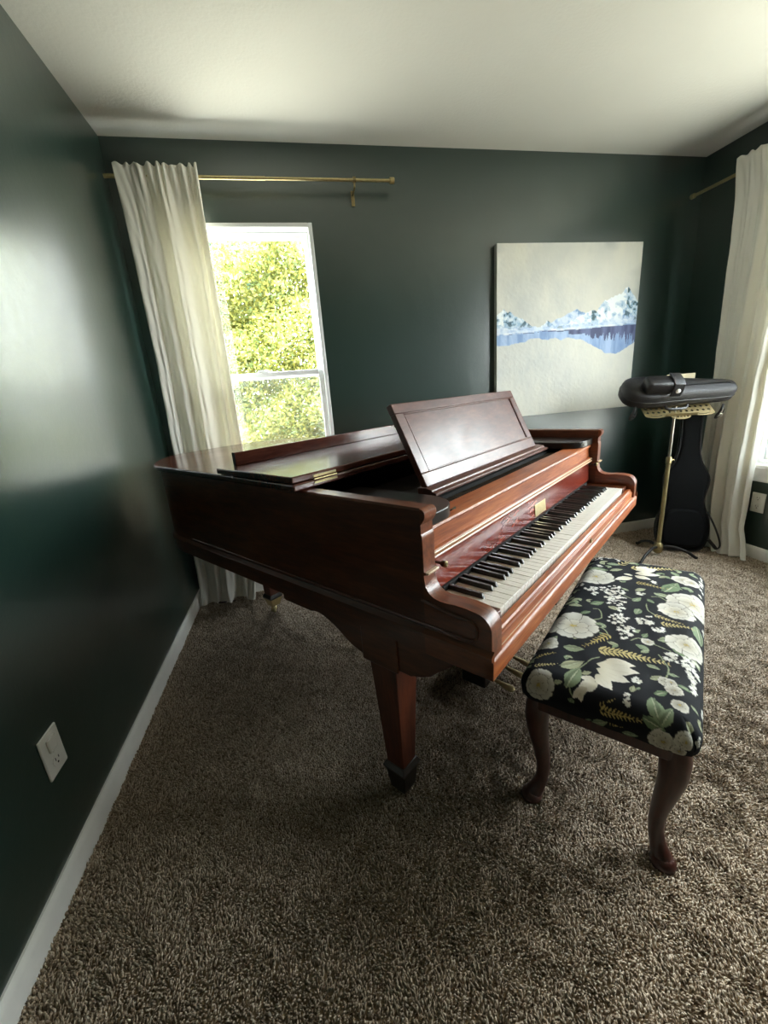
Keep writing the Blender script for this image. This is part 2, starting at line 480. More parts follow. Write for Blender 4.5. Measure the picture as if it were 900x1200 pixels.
# carpet pile: twisted tufts, nobody could count them
def carpet():
    sp = 0.0052
    xs = np.arange(0.016, W - 0.016, sp); ys = np.arange(-2.75, -0.016, sp)
    gx, gy = np.meshgrid(xs, ys, indexing='ij')
    x = (gx + RNG.uniform(-.45, .45, gx.shape) * sp).ravel(); y = (gy + RNG.uniform(-.45, .45, gy.shape) * sp).ravel()
    n = len(x)
    # smooth lie of the pile
    def lump(sc, seed):
        r = np.random.default_rng(seed); out = np.zeros(n)
        for _ in range(8):
            a = r.uniform(0, 2 * PI); k = sc * r.uniform(.6, 1.6); ph = r.uniform(0, 2 * PI)
            out += np.sin(k * (x * np.cos(a) + y * np.sin(a)) + ph)
        return out / 2.8
    lie = lump(6, 1) * 1.2 + lump(55, 2) * 1.5
    lean = lie + RNG.normal(0, 0.9, n)
    h = (0.0095 + 0.0020 * lump(90, 3) + RNG.normal(0, .0014, n)).clip(.005, .016)
    off = (0.0042 + RNG.uniform(0, .0045, n))
    dx, dy = np.cos(lean) * off, np.sin(lean) * off
    r0 = RNG.uniform(.0021, .0033, n)
    rot = RNG.uniform(0, 2 * PI, n)
    V = np.zeros((n, 7, 3))
    for lv, (fz, fo, fr) in enumerate(((0, 0, .75), (.68, .45, 1.05))):
        for k in range(3):
            t = rot + 2 * PI * k / 3 + lv * .5
            V[:, lv * 3 + k, 0] = x + dx * fo + r0 * fr * np.cos(t)
            V[:, lv * 3 + k, 1] = y + dy * fo + r0 * fr * np.sin(t)
            V[:, lv * 3 + k, 2] = h * fz
    V[:, 6, 0] = x + dx; V[:, 6, 1] = y + dy; V[:, 6, 2] = h
    T3 = np.array([(0, 1, 4), (0, 4, 3), (1, 2, 5), (1, 5, 4), (2, 0, 3), (2, 3, 5), (3, 4, 6), (4, 5, 6), (5, 3, 6)])
    F = (T3[None] + (np.arange(n) * 7)[:, None, None]).reshape(-1, 3)
    base = np.array([[s2l(c / 255) for c in q] for q in ((200, 181, 158), (175, 155, 132), (218, 201, 180), (128, 108, 88))])
    pick = RNG.choice(4, n, p=[.4, .3, .15, .15])
    c = base[pick] * (1 + .12 * lump(3, 5))[:, None] * RNG.uniform(.85, 1.12, n)[:, None]
    Cc = np.repeat(c.clip(0, 1), 7, 0)
    o = np_obj('carpet_pile', V.reshape(-1, 3), F, M['pile'], color=Cc, attr='tone')
    tag(o, 'flecked beige twist carpet pile covering the whole floor', 'carpet', kind='stuff')
carpet()

# ------------------------------------------------------------------ grand piano
OX, OY, ANG = 1.058, -1.901, math.radians(37.5)
B = 1.45
piano = thing('grand_piano', 'reddish brown mahogany grand piano with folded lid and raised music desk', 'piano', (OX, OY, 0), (0, 0, ANG))
tail = smooth_path([(0, 1.30), (0, 1.42), (.012, 1.50), (.055, 1.585), (.125, 1.68), (.19, 1.73), (.30, 1.75), (.54, 1.75), (.67, 1.72), (.78, 1.63), (.87, 1.49),
                    (.97, 1.33), (1.10, 1.17), (1.24, 1.03), (1.36, .91), (1.43, .79), (1.45, .68)], 6)
path = [(0, .165), (0, .45), (0, .9), (0, 1.2)] + tail + [(B, .5), (B, .165)]
nr = -normals2(path)                     # outward is to the left of travel
nr[0] = nr[1] = (-1, 0); nr[-1] = nr[-2] = (1, 0)
rimprof = [(.004, .600), (.004, .644), (.010, .649), (.010, .657), (.003, .664), (0, .668), (0, .944), (-.004, .949), (-.041, .949), (-.045, .945), (-.045, .600)]
mb = MB(); k = len(rimprof); vs = []
for (x, y), n_ in zip(path, nr):
    vs += [(x + n_[0] * o, y + n_[1] * o, z) for o, z in rimprof]
fs = [(i * k + j, i * k + (j + 1) % k, (i + 1) * k + (j + 1) % k, (i + 1) * k + j) for i in range(len(path) - 1) for j in range(k)]
fs += [tuple(range(k)), tuple(range((len(path) - 1) * k, len(path) * k))[::-1]]
mb.add(vs, fs).build('case', M['side'], piano, smooth=30)

# arms with the scrolled cheek
def arc(cx, cy, r, a0, a1, n=7):
    return [(cx + r * math.cos(math.radians(a0 + (a1 - a0) * i / n)), cy + r * math.sin(math.radians(a0 + (a1 - a0) * i / n))) for i in range(n + 1)]
armp = [(0.001, .600), (0.001, .706)] + arc(.040, .706, .039, 180, 96) + [(.06, .7475), (.085, .7475), (.105, .7455)] + \
       [(.122, .7455), (.138, .749), (.150, .757), (.158, .769), (.161, .785), (.162, .797)] + \
       [(.157, .798), (.155, .801), (.157, .804), (.161, .805), (.161, .878), (.1615, .885), (.1625, .890), (.164, .892), (.164, .913),
        (.163, .914), (.159, .919), (.154, .926), (.152, .934), (.153, .942), (.158, .947), (.165, .949), (.1652, .949), (.1652, .600)]
for sd in (0, 1):
    u0, u1 = (0, .045) if sd == 0 else (B - .045, B)
    a = MB().prism(armp, u0, u1, lambda p, q, a: (a, p, q)).build('arm', M['arm'], piano, bevel=0.0025, smooth=30)
    a['label'] = 'scrolled key cheek at the bass end' if sd == 0 else 'scrolled key cheek at the treble end'
    # raised bead that frames the cheek
    uo = -.001 if sd == 0 else B + .001
    pth = [(uo, 1.30, .676), (uo, .6, .676), (uo, .07, .676)] + [(uo, y, z) for y, z in arc(.052, .694, .018, 270, 180)] + [(uo, y, z) for y, z in arc(.052, .704, .018, 180, 100)] + [(uo, .10, .724), (uo, .135, .730), (uo, .17, .736)]
    MB().tube(pth, .0035, 8).build('panel_moulding', M['side'], a)
    sg = -1 if sd == 0 else 1
    bp0 = [(-.002, .600), (.004, .600), (.004, .644), (.010, .649), (.010, .657), (.003, .664), (-.002, .667)]
    MB().prism([((0 if sd == 0 else B) + sg * o, z) for o, z in bp0], -.0035, .166, lambda p, q, a: (p, a, q)).build('base_moulding', M['arm'], a, smooth=30)
    up = (0.001, .045) if sd == 0 else (B - .045, B - .001)
    MB().box(up[0], up[1], .150, .163, .7985, .8045).build('bead', M['gilt'], a, bevel=0.002)

# front rail, key bed, key slip, key blocks
MB().prism([(-.004, .600), (-.004, .640), (-.001, .645), (.004, .648), (.02, .648), (.02, .600)], -.004, B + .004, lambda p, q, a: (a, p, q)).build('front_rail', M['front'], piano, bevel=.002)
MB().box(.045, B - .045, .05, .56, .605, .668).build('key_bed', M['side'], piano)
ks = MB().prism([(.008, .648), (.008, .672), (.013, .674), (.013, .679), (.017, .684), (.031, .684), (.031, .648)], .045, B - .045, lambda p, q, a: (a, p, q)).build('key_slip', M['front'], piano, bevel=.0015)
MB().box(.047, B - .047, .0065, .0085, .6475, .6495).build('slip_bead', M['gilt'], ks)
kh = MB().lathe([(.0, -.003), (.006, -.003), (.008, 0), (.008, .002)], (.736, .006, .661), 'y', 16).build('keyhole', M['brass'], ks)
for u0, u1 in ((.045, .1105), (B - .1105, B - .045)):
    MB().box(u0, u1, .033, .19, .66, .700).build('key_block', M['side'], piano, bevel=.002)

# keys
KP = (B - .225) / 52
K0 = .1125
first = None
for i in range(52):
    if first is None:
        q = MB().box(.0006, KP - .0006, .036, .20, .694, .7005)
        q.box(.0006, KP - .0006, .0372, .20, .668, .694)
        first = q.build('white_key', M['ivory'], piano, bevel=.0011)
        first.location = (K0, 0, 0)
    else:
        c = first.copy(); COL.objects.link(c); c.parent = piano; c.location = (K0 + i * KP, 0, random.uniform(-.0006, .0004))
first = None
for i in range(51):
    # the lowest white key is A: sharps follow A, C, D, F, G
    if 'ABCDEFG'[i % 7] in 'ACDFG':
        x = K0 + (i + 1) * KP
        if first is None:
            q = MB().prism([(.086, .699), (.092, .7125), (.19, .7135), (.19, .699)], -.005, .005, lambda p, q, a: (a, p, q))
            first = q.build('black_key', M['ebony'], piano, bevel=.0016)
            first.location = (x, 0, 0)
        else:
            c = first.copy(); COL.objects.link(c); c.parent = piano; c.location = (x, 0, 0)
MB().box(.11, B - .11, .183, .19, .696, .7155).build('key_felt', M['dark'], piano)

# fallboard, moulded rail above it, maker plate without writing
fb = MB().prism([(.188, .716), (.196, .800), (.215, .800), (.215, .716)], .046, B - .046, lambda p, q, a: (a, p, q)).build('fallboard', M['fall'], piano, bevel=.002)
MB().prism([(.1875, .723), (.1915, .765), (.1935, .765), (.1895, .723)], .720, .822, lambda p, q, a: (a, p - .0012, q)).build('name_plate', M['bright_brass'], fb, bevel=.0006)
for ux in (.078, B - .078):
    kb = MB().lathe([(.003, .20), (.003, .168), (.005, .167), (.0075, .163), (.0075, .155), (.006, .152), (0, .151)], (ux, 0, .796), 'y', 18).build('fallboard_knob', M['black_wood'], piano)
    MB().lathe([(.0078, .1555), (.0078, .153), (.005, .1505), (0, .1500)], (ux, 0, .796), 'y', 18).build('knob_cap', M['brass'], kb)
rail = MB().prism([(.197, .800), (.188, .802), (.184, .806), (.188, .810), (.191, .812), (.187, .815), (.185, .818), (.188, .822), (.197, .824), (.199, .866), (.195, .869), (.191, .874), (.193, .880), (.197, .882),
                   (.262, .884), (.262, .800)], .046, B - .046, lambda p, q, a: (a, p, q)).build('upper_rail', M['front'], piano, smooth=30)
for z0 in (.8035, .8145):
    MB().prism([(.1835, z0), (.1825, z0 + .0025), (.1845, z0 + .006), (.190, z0 + .006), (.190, z0)], .047, B - .047, lambda p, q, a: (a, p, q)).build('rail_line', M['gilt'], rail, bevel=.001)

# inside: iron plate, pins, strings, action, soundboard
inner = [(x - n_[0] * .046, y - n_[1] * .046) for (x, y), n_ in zip(path, nr)]
inn = [(x, max(y, .30)) for x, y in inner]
MB().prism(inn, .655, .665).build('soundboard', M['lid'], piano, smooth=0)
inn2 = [(x, max(y, .345)) for x, y in inner]
MB().prism(inn2, .832, .845).build('iron_plate', M['iron'], piano, smooth=0)
pm = MB()
for i in range(72):
    for r in range(3):
        u = .14 + i * .0163 + r * .004; w = .42 + r * .028
        pm.lathe([(.0032, .845), (.0032, .872), (.002, .874)], (u, w, 0), 'z', 6)
pm.build('tuning_pins', M['steel'], piano)['kind'] = 'stuff'
sm = MB()
for i in range(72):
    u = .14 + i * .0163
    sm.tube([(u, .50, .853), (u * .8 + .12, 1.0 if u > .9 else 1.4, .853)], .0009, 4)
sm.build('strings', M['brass'], piano, smooth=0)['kind'] = 'stuff'
am = MB()
for i in range(88):
    u = .14 + i * .01335
    am.box(u, u + .006, .268, .325, .80, .858); am.box(u + .001, u + .005, .30, .325, .858, .866)
am.build('hammer_action', M['bark'], piano, smooth=0)['kind'] = 'stuff'
MB().box(.05, B - .05, .33, .345, .70, .875).build('pin_block', M['dark'], piano)

# side shelves of the music desk with rounded noses
for sd in (0, 1):
    def mu(u): return u if sd == 0 else B - u
    pl = [(.046, .56), (.046, .187)] + [(.13 + .0 + .095 * math.cos(math.radians(t)), .285 + .098 * math.sin(math.radians(t))) for t in range(270, 361, 10)] + [(.225, .33), (.225, .56)]
    pl = [(mu(u), w) for u, w in pl]
    s = MB().prism(pl, .884, .912).build('desk_shelf', M['black_wood'], piano, bevel=.002, smooth=30)
    hk = MB().tube([(mu(.175), .198, .894), (mu(.172), .190, .900), (mu(.180), .187, .903), (mu(.188), .192, .897)], .0022, 8)
    hk.build('hook', M['steel'], s)

# music desk, leaning back
DT = math.atan2(.118, .24)
def dk(x, y, z):   # x along, y depth behind the face, z up the face
    return (x, .345 + z * math.sin(DT) + y * math.cos(DT), .914 + z * math.cos(DT) - y * math.sin(DT))
u0, u1, hh = .29, 1.125, .266
md = MB().box(u0, u1, 0, .020, 0, .042).box(u0, u1, 0, .020, hh - .032, hh).box(u0, u0 + .042, 0, .020, .042, hh - .032).box(u1 - .042, u1, 0, .020, .042, hh - .032)
md = md.xf(dk).build('music_desk', M['desk'], piano, bevel=.0025)
MB().box(u0 + .041, u1 - .041, .005, .016, .041, hh - .031).xf(dk).build('inset_panel', M['desk'], md)
md2 = MB()
for q in ((u0 + .042, u1 - .042, .042, .047), (u0 + .042, u1 - .042, hh - .037, hh - .032)):
    md2.box(q[0], q[1], .0005, .006, q[2], q[3])
for q in ((u0 + .042, u0 + .047), (u1 - .047, u1 - .042)):
    md2.box(q[0], q[1], .0005, .006, .047, hh - .037)
md2.xf(dk).build('inset_moulding', M['desk'], md, bevel=.0015)
lg = MB().prism([(.308, .892), (.308, .900), (.322, .903), (.324, .909), (.345, .913), (.372, .913), (.372, .892)], .28, 1.165, lambda p, q, a: (a, p, q)).build('desk_ledge', M['desk'], piano, bevel=.0015)
MB().box(.225, 1.225, .325, .56, .884, .892).build('desk_slide', M['black_wood'], piano)

# lid, folded front flap, lip board, hinges
lo = [(x + n_[0] * .022, y + n_[1] * .022) for (x, y), n_ in zip(path, nr) if y > .62]
lp = [(-.022, .555)] + lo + [(B + .022, .555)]
lid = MB().prism(lp, .9495, .9705).build('lid', M['lid'], piano, bevel=.005, seg=3, smooth=30)
fl_ = MB().box(-.022, B + .022, .558, .955, .9725, .9905).build('lid_flap', M['lid'], piano, bevel=.003)
MB().box(.035, B - .035, .925, .946, .9905, 1.034).build('lip_board', M['lid'], fl_, bevel=.002)
for u in (.05, .50, .95, 1.31):
    h = MB().box(u, u + .085, .5555, .5578, .9765, .983)
    h.box(u, u + .085, .5525, .5549, .959, .9655)
    h.tube([(u, .554, .9715), (u + .085, .554, .9715)], .0022, 10)
    hg = h.build('hinge', M['brass'], fl_)
    sc = MB()
    for t in (.012, .035, .060, .083):
        sc.lathe([(0, .5525), (.0028, .553), (.0028, .5555)], (u + t, 0, .980), 'y', 8); sc.lathe([(0, .550), (.0028, .5505), (.0028, .553)], (u + t, 0, .962), 'y', 8)

# leg trusses
tr = [(.735, .606), (.735, .570), (.725, .566), (.60, .566), (.585, .570), (.565, .572), (.54, .568), (.505, .555), (.475, .538), (.45, .522), (.425, .510), (.395, .502),
      (.385, .498), (.225, .498), (.215, .503), (.19, .512), (.165, .525), (.145, .545), (.125, .562), (.105, .580), (.09, .594), (.075, .606)]
for sd in (0, 1):
    u0, u1 = (.010, .105) if sd == 0 else (B - .105, B - .010)
    t = MB().prism(tr, u0, u1, lambda p, q, a: (a, p, q)).build('leg_bracket', M['side'], piano, bevel=.003, smooth=30)
    v0, v1 = (.004, .112) if sd == 0 else (B - .112, B - .004)
    MB().box(v0, v1, .262, .385, .492, .604).build('leg_block', M['side'], t, bevel=.003)
def leg(u, w, sdx, top, s0=.047, s1=.030):
    cu, cw = u, w
    def sq(s, x=cu): return [(x - s, cw - s), (x + s, cw - s), (x + s, cw + s), (x - s, cw + s)]
    l = MB().hexa(sq(s1), .125, sq(s0), top).build('leg', M['leg'], piano, bevel=.003)
    fr = MB().hexa(sq(s1 + .006), .104, sq(s1 + .011), .116).hexa(sq(s1 + .011), .116, sq(s1 + .003), .132).build('collar', M['black_wood'], l, bevel=.002)
    return l, sq
for u in (.062, B - .062):
    l, sq = leg(u, .325, 0, .50)
    MB().hexa(sq(.027), .030, sq(.035), .106).build('foot', M['black_wood'], l, bevel=.003)
    MB().lathe([(.014, .046), (.012, .03), (.018, .028), (.018, .02)], (u, .325, 0), 'z', 16).lathe([(.006, -.011), (.018, -.011), (.021, -.006), (.021, .006), (.018, .011), (.006, .011)], (u, .335, .021), 'x', 20).build('caster', M['iron'], l)
l, sq = leg(.49, 1.60, 0, .62, .046, .030)
MB().hexa(sq(.026), .058, sq(.036), .106).build('ferrule', M['bright_brass'], l, bevel=.003)
MB().lathe([(.014, .060), (.012, .05), (.016, .044), (.016, .030)], (.49, 1.60, 0), 'z', 16).lathe([(.006, -.009), (.016, -.009), (.020, -.005), (.020, .005), (.016, .009), (.006, .009)], (.49, 1.61, .020), 'x', 20).build('caster', M['bright_brass'], l)
# pedal lyre
ly = MB().box(.55, .90, .30, .40, .055, .125).build('pedal_lyre', M['black_wood'], piano, bevel=.004)
MB().box(.60, .85, .31, .39, .56, .61).build('lyre_head', M['leg'], ly, bevel=.003)
for u in (.655, .795):
    MB().lathe([(.018, .56), (.016, .52), (.020, .48), (.014, .40), (.013, .25), (.018, .18), (.014, .15), (.020, .125)], (u, .35, 0), 'z', 16).build('lyre_post', M['leg'], ly)
for u in (.60, .695, .775):
    pd = MB().tube([(u, .31, .072), (u, .285, .074), (u, .255, .068), (u, .23, .064), (u, .212, .062), (u, .203, .060)], [.008, .009, .012, .017, .017, .008], 14, flat=.45).build('pedal', M['bright_brass'], ly)
MB().tube([(.60, .39, .12), (.60, .62, .60)], .007, 8).tube([(.85, .39, .12), (.85, .62, .60)], .007, 8).build('lyre_brace', M['iron'], ly)

# ------------------------------------------------------------------ piano bench with painted floral cloth
BU, BW, BTH = .695, -.1282, math.radians(3.4)
ca, sa = math.cos(ANG), math.sin(ANG)
bx0 = OX + BU * ca - BW * sa; by0 = OY + BU * sa + BW * ca
bench = thing('piano_bench', 'dark wood piano bench with black floral padded seat and curved legs', 'bench', (bx0, by0, 0), (0, 0, ANG + BTH))
FLOWERS = [('S',-0.373,0.082,-0.331,0.063,-0.287,0.045,-0.266,0.03),('S',-0.425,0.059,-0.407,0.071,-0.365,0.067),('S',-0.093,0.09,-0.063,0.063,-0.015,0.076,-0.018,0.095),('S',-0.116,0.092,-0.125,0.046,-0.165,0.022),('S',-0.149,-0.027,-0.125,-0.046,-0.139,-0.086,-0.153,-0.122),('S',-0.181,-0.094,-0.229,-0.121,-0.283,-0.116),('S',0.148,-0.05,0.161,-0.074,0.129,-0.107),('S',0.128,0.035,0.104,-0.002,0.102,-0.015),('S',0.092,-0.042,0.049,-0.052,0.018,-0.079),('L',-0.263,0.124,-0.254,0.078,0.4,0),('L',-0.357,0.106,-0.312,0.068,0.4,0),('L',0.384,0.122,0.393,0.079,0.4,0),('L',0.312,0.098,0.34,0.066,0.4,0),('L',0.211,-0.083,0.293,-0.111,0.4,0),('L',0.185,-0.053,0.175,-0.098,0.4,0),('L',-0.112,-0.089,-0.084,-0.127,0.4,0),('L',-0.107,-0.12,-0.154,-0.157,0.4,0),('L',-0.295,-0.088,-0.273,-0.107,0.4,0),('L',-0.251,-0.118,-0.248,-0.141,0.4,0),('L',-0.347,-0.1,-0.326,-0.121,0.4,0),('L',-0.285,-0.143,-0.287,-0.167,0.4,0),('L',-0.334,-0.171,-0.339,-0.187,0.4,0),('L',-0.416,-0.084,-0.425,-0.122,0.4,0),('L',-0.359,-0.095,-0.412,-0.116,0.4,0),('L',-0.423,-0.12,-0.38,-0.135,0.4,0),('L',-0.477,0.013,-0.457,-0.015,0.4,0),('L',-0.475,0.028,-0.469,0.016,0.4,0),('L',-0.471,-0.051,-0.464,-0.078,0.4,0),('L',-0.388,-0.172,-0.416,-0.18,0.4,0),('L',0.038,-0.175,-0.029,-0.189,0.4,0),('L',0.173,0.04,0.165,0.019,0.4,0),('L',0.176,-0.001,0.199,-0.025,0.4,0),('L',0.088,-0.004,0.122,-0.02,0.4,0),('L',0.124,-0.039,0.11,-0.059,0.4,0),('L',0.009,0.106,0.042,0.078,0.4,0),('L',-0.15,0.054,-0.156,0.041,0.4,0),('L',-0.357,0.056,-0.341,0.038,0.4,0),('L',-0.411,0.078,-0.347,0.066,0.4,0),('L',-0.411,0.11,-0.401,0.094,0.4,0),('L',-0.207,0.14,-0.177,0.135,0.4,0),('L',-0.215,0.107,-0.19,0.099,0.4,0),('L',0.306,0.177,0.314,0.115,0.4,0),('L',0.283,-0.092,0.262,-0.125,0.4,0),('L',-0.143,-0.176,-0.168,-0.187,0.4,0),('L',-0.114,-0.053,-0.091,-0.06,0.4,0),('L',-0.151,-0.065,-0.124,-0.078,0.4,0),('L',-0.103,-0.027,-0.082,-0.041,0.4,0),('L',-0.237,-0.074,-0.243,-0.099,0.4,0),('L',-0.419,-0.177,-0.433,-0.192,0.4,0),('L',-0.009,0.17,-0.014,0.133,0.4,0),('L',-0.276,0.167,-0.229,0.154,0.4,0),('L',0.019,0.058,0.007,0.024,0.4,0),('L',0.41,-0.091,0.378,-0.114,0.4,0),('L',-0.43,0.07,-0.434,0.056,0.4,0),('L',-0.366,-0.056,-0.346,-0.058,0.4,0),('L',-0.343,-0.07,-0.352,-0.064,0.4,0),('L',0.051,-0.028,0.016,-0.022,0.4,0),('L',-0.065,0.122,-0.044,0.1,0.4,0),('N',-0.232,0.042,-0.208,-0.125,15),('N',-0.147,0.025,-0.242,0.078,9),('N',0.366,0.036,0.45,-0.114,13),('N',0.24,0.007,0.245,-0.094,10),('N',-0.432,0.001,-0.424,-0.088,11),('N',-0.426,0.001,-0.396,-0.03,6),('N',-0.014,-0.087,0.009,-0.176,10),('N',0.026,-0.066,0.014,-0.146,9),('N',-0.378,0.169,-0.347,0.113,8),('N',-0.333,0.18,-0.297,0.13,8),('N',-0.457,-0.022,-0.453,-0.055,6),('N',0.393,0.079,0.505,0.018,7),('N',0.27,0.178,0.295,0.119,6),('N',-0.037,-0.164,-0.062,-0.184,5),('F',-0.425,0.141,0.04,6),('F',-0.143,0.125,0.074,7),('F',0.239,0.136,0.067,6),('F',-0.261,0.164,0.031,6),('L',-0.301,0.032,-0.285,-0.064,0.42,1),('L',-0.32,0.029,-0.333,-0.05,0.42,1),('L',-0.282,0.019,-0.26,-0.053,0.34,1),('L',-0.269,0.015,-0.257,-0.04,0.25,1),('L',-0.339,0.025,-0.38,-0.018,0.5,1),('L',-0.366,0.02,-0.368,0.056,0.5,1),('L',-0.371,0.014,-0.405,0.053,0.5,1),('L',-0.394,0.035,-0.426,0.061,0.45,1),('L',-0.411,0.046,-0.429,0.039,0.5,1),('L',0.33,0.017,0.352,-0.063,0.4,1),('L',0.354,0.017,0.411,-0.049,0.38,1),('L',0.31,0.015,0.285,-0.037,0.42,1),('L',0.286,0.02,0.237,0.072,0.35,1),('L',0.307,0.022,0.302,0.051,0.4,1),('L',0.359,0.006,0.414,-0.011,0.6,1),('F',0.167,-0.162,0.075,6),('F',0.088,-0.121,0.054,6),('L',0.079,-0.104,0.063,-0.075,0.5,1),('F',-0.092,-0.154,0.053,6),('F',-0.452,-0.127,0.027,6),('F',-0.435,-0.167,0.023,6),('F',-0.464,-0.158,0.015,5),('F',-0.287,-0.12,0.019,5),('F',-0.311,-0.138,0.019,5),('F',-0.355,-0.15,0.018,5),('F',0.343,-0.129,0.036,5),('F',0.337,-0.155,0.027,5),('F',-0.132,-0.066,0.016,5),('F',-0.284,-0.129,0.014,5),('C',0.125,0.075,0.026,-0.048,0.053,0.009,60),('C',0.072,0.04,0.015,-0.028,0.033,0.004,26),('C',-0.045,0.019,0.015,-0.025,0.03,0.005,30),('C',-0.113,-0.005,0.015,-0.025,0.037,0.005,34),('C',-0.019,-0.052,0.016,-0.027,0.028,0.002,26),('C',-0.199,-0.172,0.011,-0.018,0.047,0.001,34),('C',-0.173,-0.153,0.013,-0.023,0.021,0.001,18),('C',-0.178,-0.118,0.013,-0.02,0.016,0.001,12),('C',0.48,-0.158,0.015,-0.031,0.032,0.0,22),('C',0.126,0.125,0.015,-0.026,0.022,0.005,14),('C',-0.266,-0.173,0.005,-0.009,0.024,0.0,10),('C',0.023,0.023,0.007,-0.013,0.021,0.003,10),('C',0.445,0.153,0.016,-0.031,0.021,0.004,14),('C',0.334,-0.187,0.005,-0.008,0.126,0.001,22),('C',-0.05,-0.084,0.009,-0.015,0.019,0.002,10)]
def floral(res=.0018):
    A0, B0 = -.56, -.33
    nx, ny = int(1.12 / res), int(.66 / res)
    img = np.zeros((nx, ny, 3)) + np.array([s2l(c / 255) for c in (17, 19, 25)])
    r = np.random.default_rng(5)
    def poly(P, col, grad=None):
        P = np.array(P, float)
        lo = np.floor((P.min(0) - (A0, B0)) / res).astype(int); hi = np.ceil((P.max(0) - (A0, B0)) / res).astype(int) + 1
        lo = np.maximum(lo, 0); hi = np.minimum(hi, (nx, ny))
        if (hi <= lo).any(): return
        X, Y = np.meshgrid(A0 + (np.arange(lo[0], hi[0]) + .5) * res, B0 + (np.arange(lo[1], hi[1]) + .5) * res, indexing='ij')
        ins = np.zeros(X.shape, bool)
        j = len(P) - 1
        for i in range(len(P)):
            xi, yi = P[i]; xj, yj = P[j]
            c = ((yi > Y) != (yj > Y)) & (X < (xj - xi) * (Y - yi) / (yj - yi + 1e-12) + xi)
            ins ^= c; j = i
        sub = img[lo[0]:hi[0], lo[1]:hi[1]]
        col = np.array(col)
        if grad is None:
            sub[ins] = col
        else:
            (gx, gy), gr, c2 = grad
            t = (np.hypot(X - gx, Y - gy) / gr).clip(0, 1)[..., None]
            cc = np.array(c2) * (1 - t) + col * t
            sub[ins] = cc[ins]
    L = lambda *c: [s2l(q / 255) for q in c]
    def leafp(x0, y0, x1, y1, w, n=9, skew=.0):
        d = np.array([x1 - x0, y1 - y0]); nrm = np.array([-d[1], d[0]])
        t = np.linspace(0, 1, n)
        prof = np.sin(PI * t ** .85) * w * .5
        a = [np.array([x0, y0]) + d * q + nrm * p_ for q, p_ in zip(t, prof)]
        b = [np.array([x0, y0]) + d * q - nrm * p_ for q, p_ in zip(t[::-1], prof[::-1])]
        return a + b[1:-1]
    def leaf(x0, y0, x1, y1, w, c):
        if c == 1:
            poly(leafp(x0, y0, x1, y1, w * 1.25), L(236, 230, 216), ((x0, y0), math.hypot(x1 - x0, y1 - y0) * .8, L(205, 196, 172)))
            d = np.array([x1 - x0, y1 - y0])
            for k in (-.12, .12):
                q = np.array([-d[1], d[0]]) * k * w * 2
                poly(leafp(x0 + d[0] * .2 + q[0] * .5, y0 + d[1] * .2 + q[1] * .5, x0 + d[0] * .8 + q[0], y0 + d[1] * .8 + q[1], .04), L(214, 206, 188))
        else:
            g = [(136, 152, 120), (118, 138, 104), (156, 166, 134), (170, 172, 140)][r.integers(4)]
            x1 += (x1 - x0) * .18; y1 += (y1 - y0) * .18
            poly(leafp(x0, y0, x1, y1, w * 1.25), L(*g))
            d = np.array([x1 - x0, y1 - y0]); nn = np.array([-d[1], d[0]]) * w * .22
            poly(leafp(x0 + nn[0], y0 + nn[1], x1, y1, w * .5), L(*[int(q * .84) for q in g]))
            poly(leafp(x0, y0, x1, y1, .05), L(186, 190, 160))
    def fern(x0, y0, x1, y1, n):
        d = np.array([x1 - x0, y1 - y0]); ln = np.hypot(*d); e = d / ln; nn = np.array([-e[1], e[0]])
        col = L(*[(196, 176, 110), (182, 164, 104), (206, 190, 132)][r.integers(3)])
        poly(leafp(x0, y0, x1, y1, .025), col)
        for i in range(n):
            t = (i + .3) / n
            s = ln * .17 * (1 - t * .70)
            for sg in (-1, 1):
                p0 = np.array([x0, y0]) + d * t; p1 = p0 + e * s * .65 + nn * sg * s * .85
                poly(leafp(p0[0], p0[1], p1[0], p1[1], .27, 7), col)
    def flower(x, y, rad, n):
        ph = r.uniform(0, 6)
        for ring, (rr, m, c, c2) in enumerate(((1.0, n, (230, 226, 215), (160, 152, 134)), (.60, n - 1, (226, 221, 208), (176, 166, 142)))):
            if n <= 5 and ring: continue
            for i in range(m):
                a = ph + 2 * PI * i / m + ring * .5; q = rad * rr * r.uniform(.86, 1.1)
                ex, ey = x + q * math.cos(a), y + q * math.sin(a)
                w = 2.1 * math.tan(PI / m) * (.80 if ring == 0 else .66)
                d = np.array([ex - x, ey - y]); nn_ = np.array([-d[1], d[0]]) * w * .5
                P = [(x, y)]
                for t, s in ((.25, .36), (.5, .75), (.72, .95), (.88, .86), (.97, .5), (.94, .16), (1.0, -.1), (.96, -.5), (.88, -.85), (.72, -.95), (.5, -.75), (.25, -.36)):
                    P.append((x + d[0] * t + nn_[0] * s, y + d[1] * t + nn_[1] * s))
                cc0 = np.array([x + d[0] * .55, y + d[1] * .55])
                poly([tuple(cc0 + (np.array(q_) - cc0) * 1.07) for q_ in P], [q * .45 for q in L(*c2)])
                sh = r.uniform(.88, 1.0)
                poly(P, [q * sh for q in L(*c)], ((x, y), rad * rr, L(*c2)))
        for i in range(8 if n > 5 else 4):
            a = r.uniform(0, 2 * PI); q = rad * .13 * r.uniform(.2, 1)
            cx, cy = x + q * math.cos(a), y + q * math.sin(a); s = max(rad * .045, .0016)
            poly([(cx + s * math.cos(t), cy + s * math.sin(t)) for t in np.linspace(0, 2 * PI, 7)[:-1]], L(186, 164, 96))
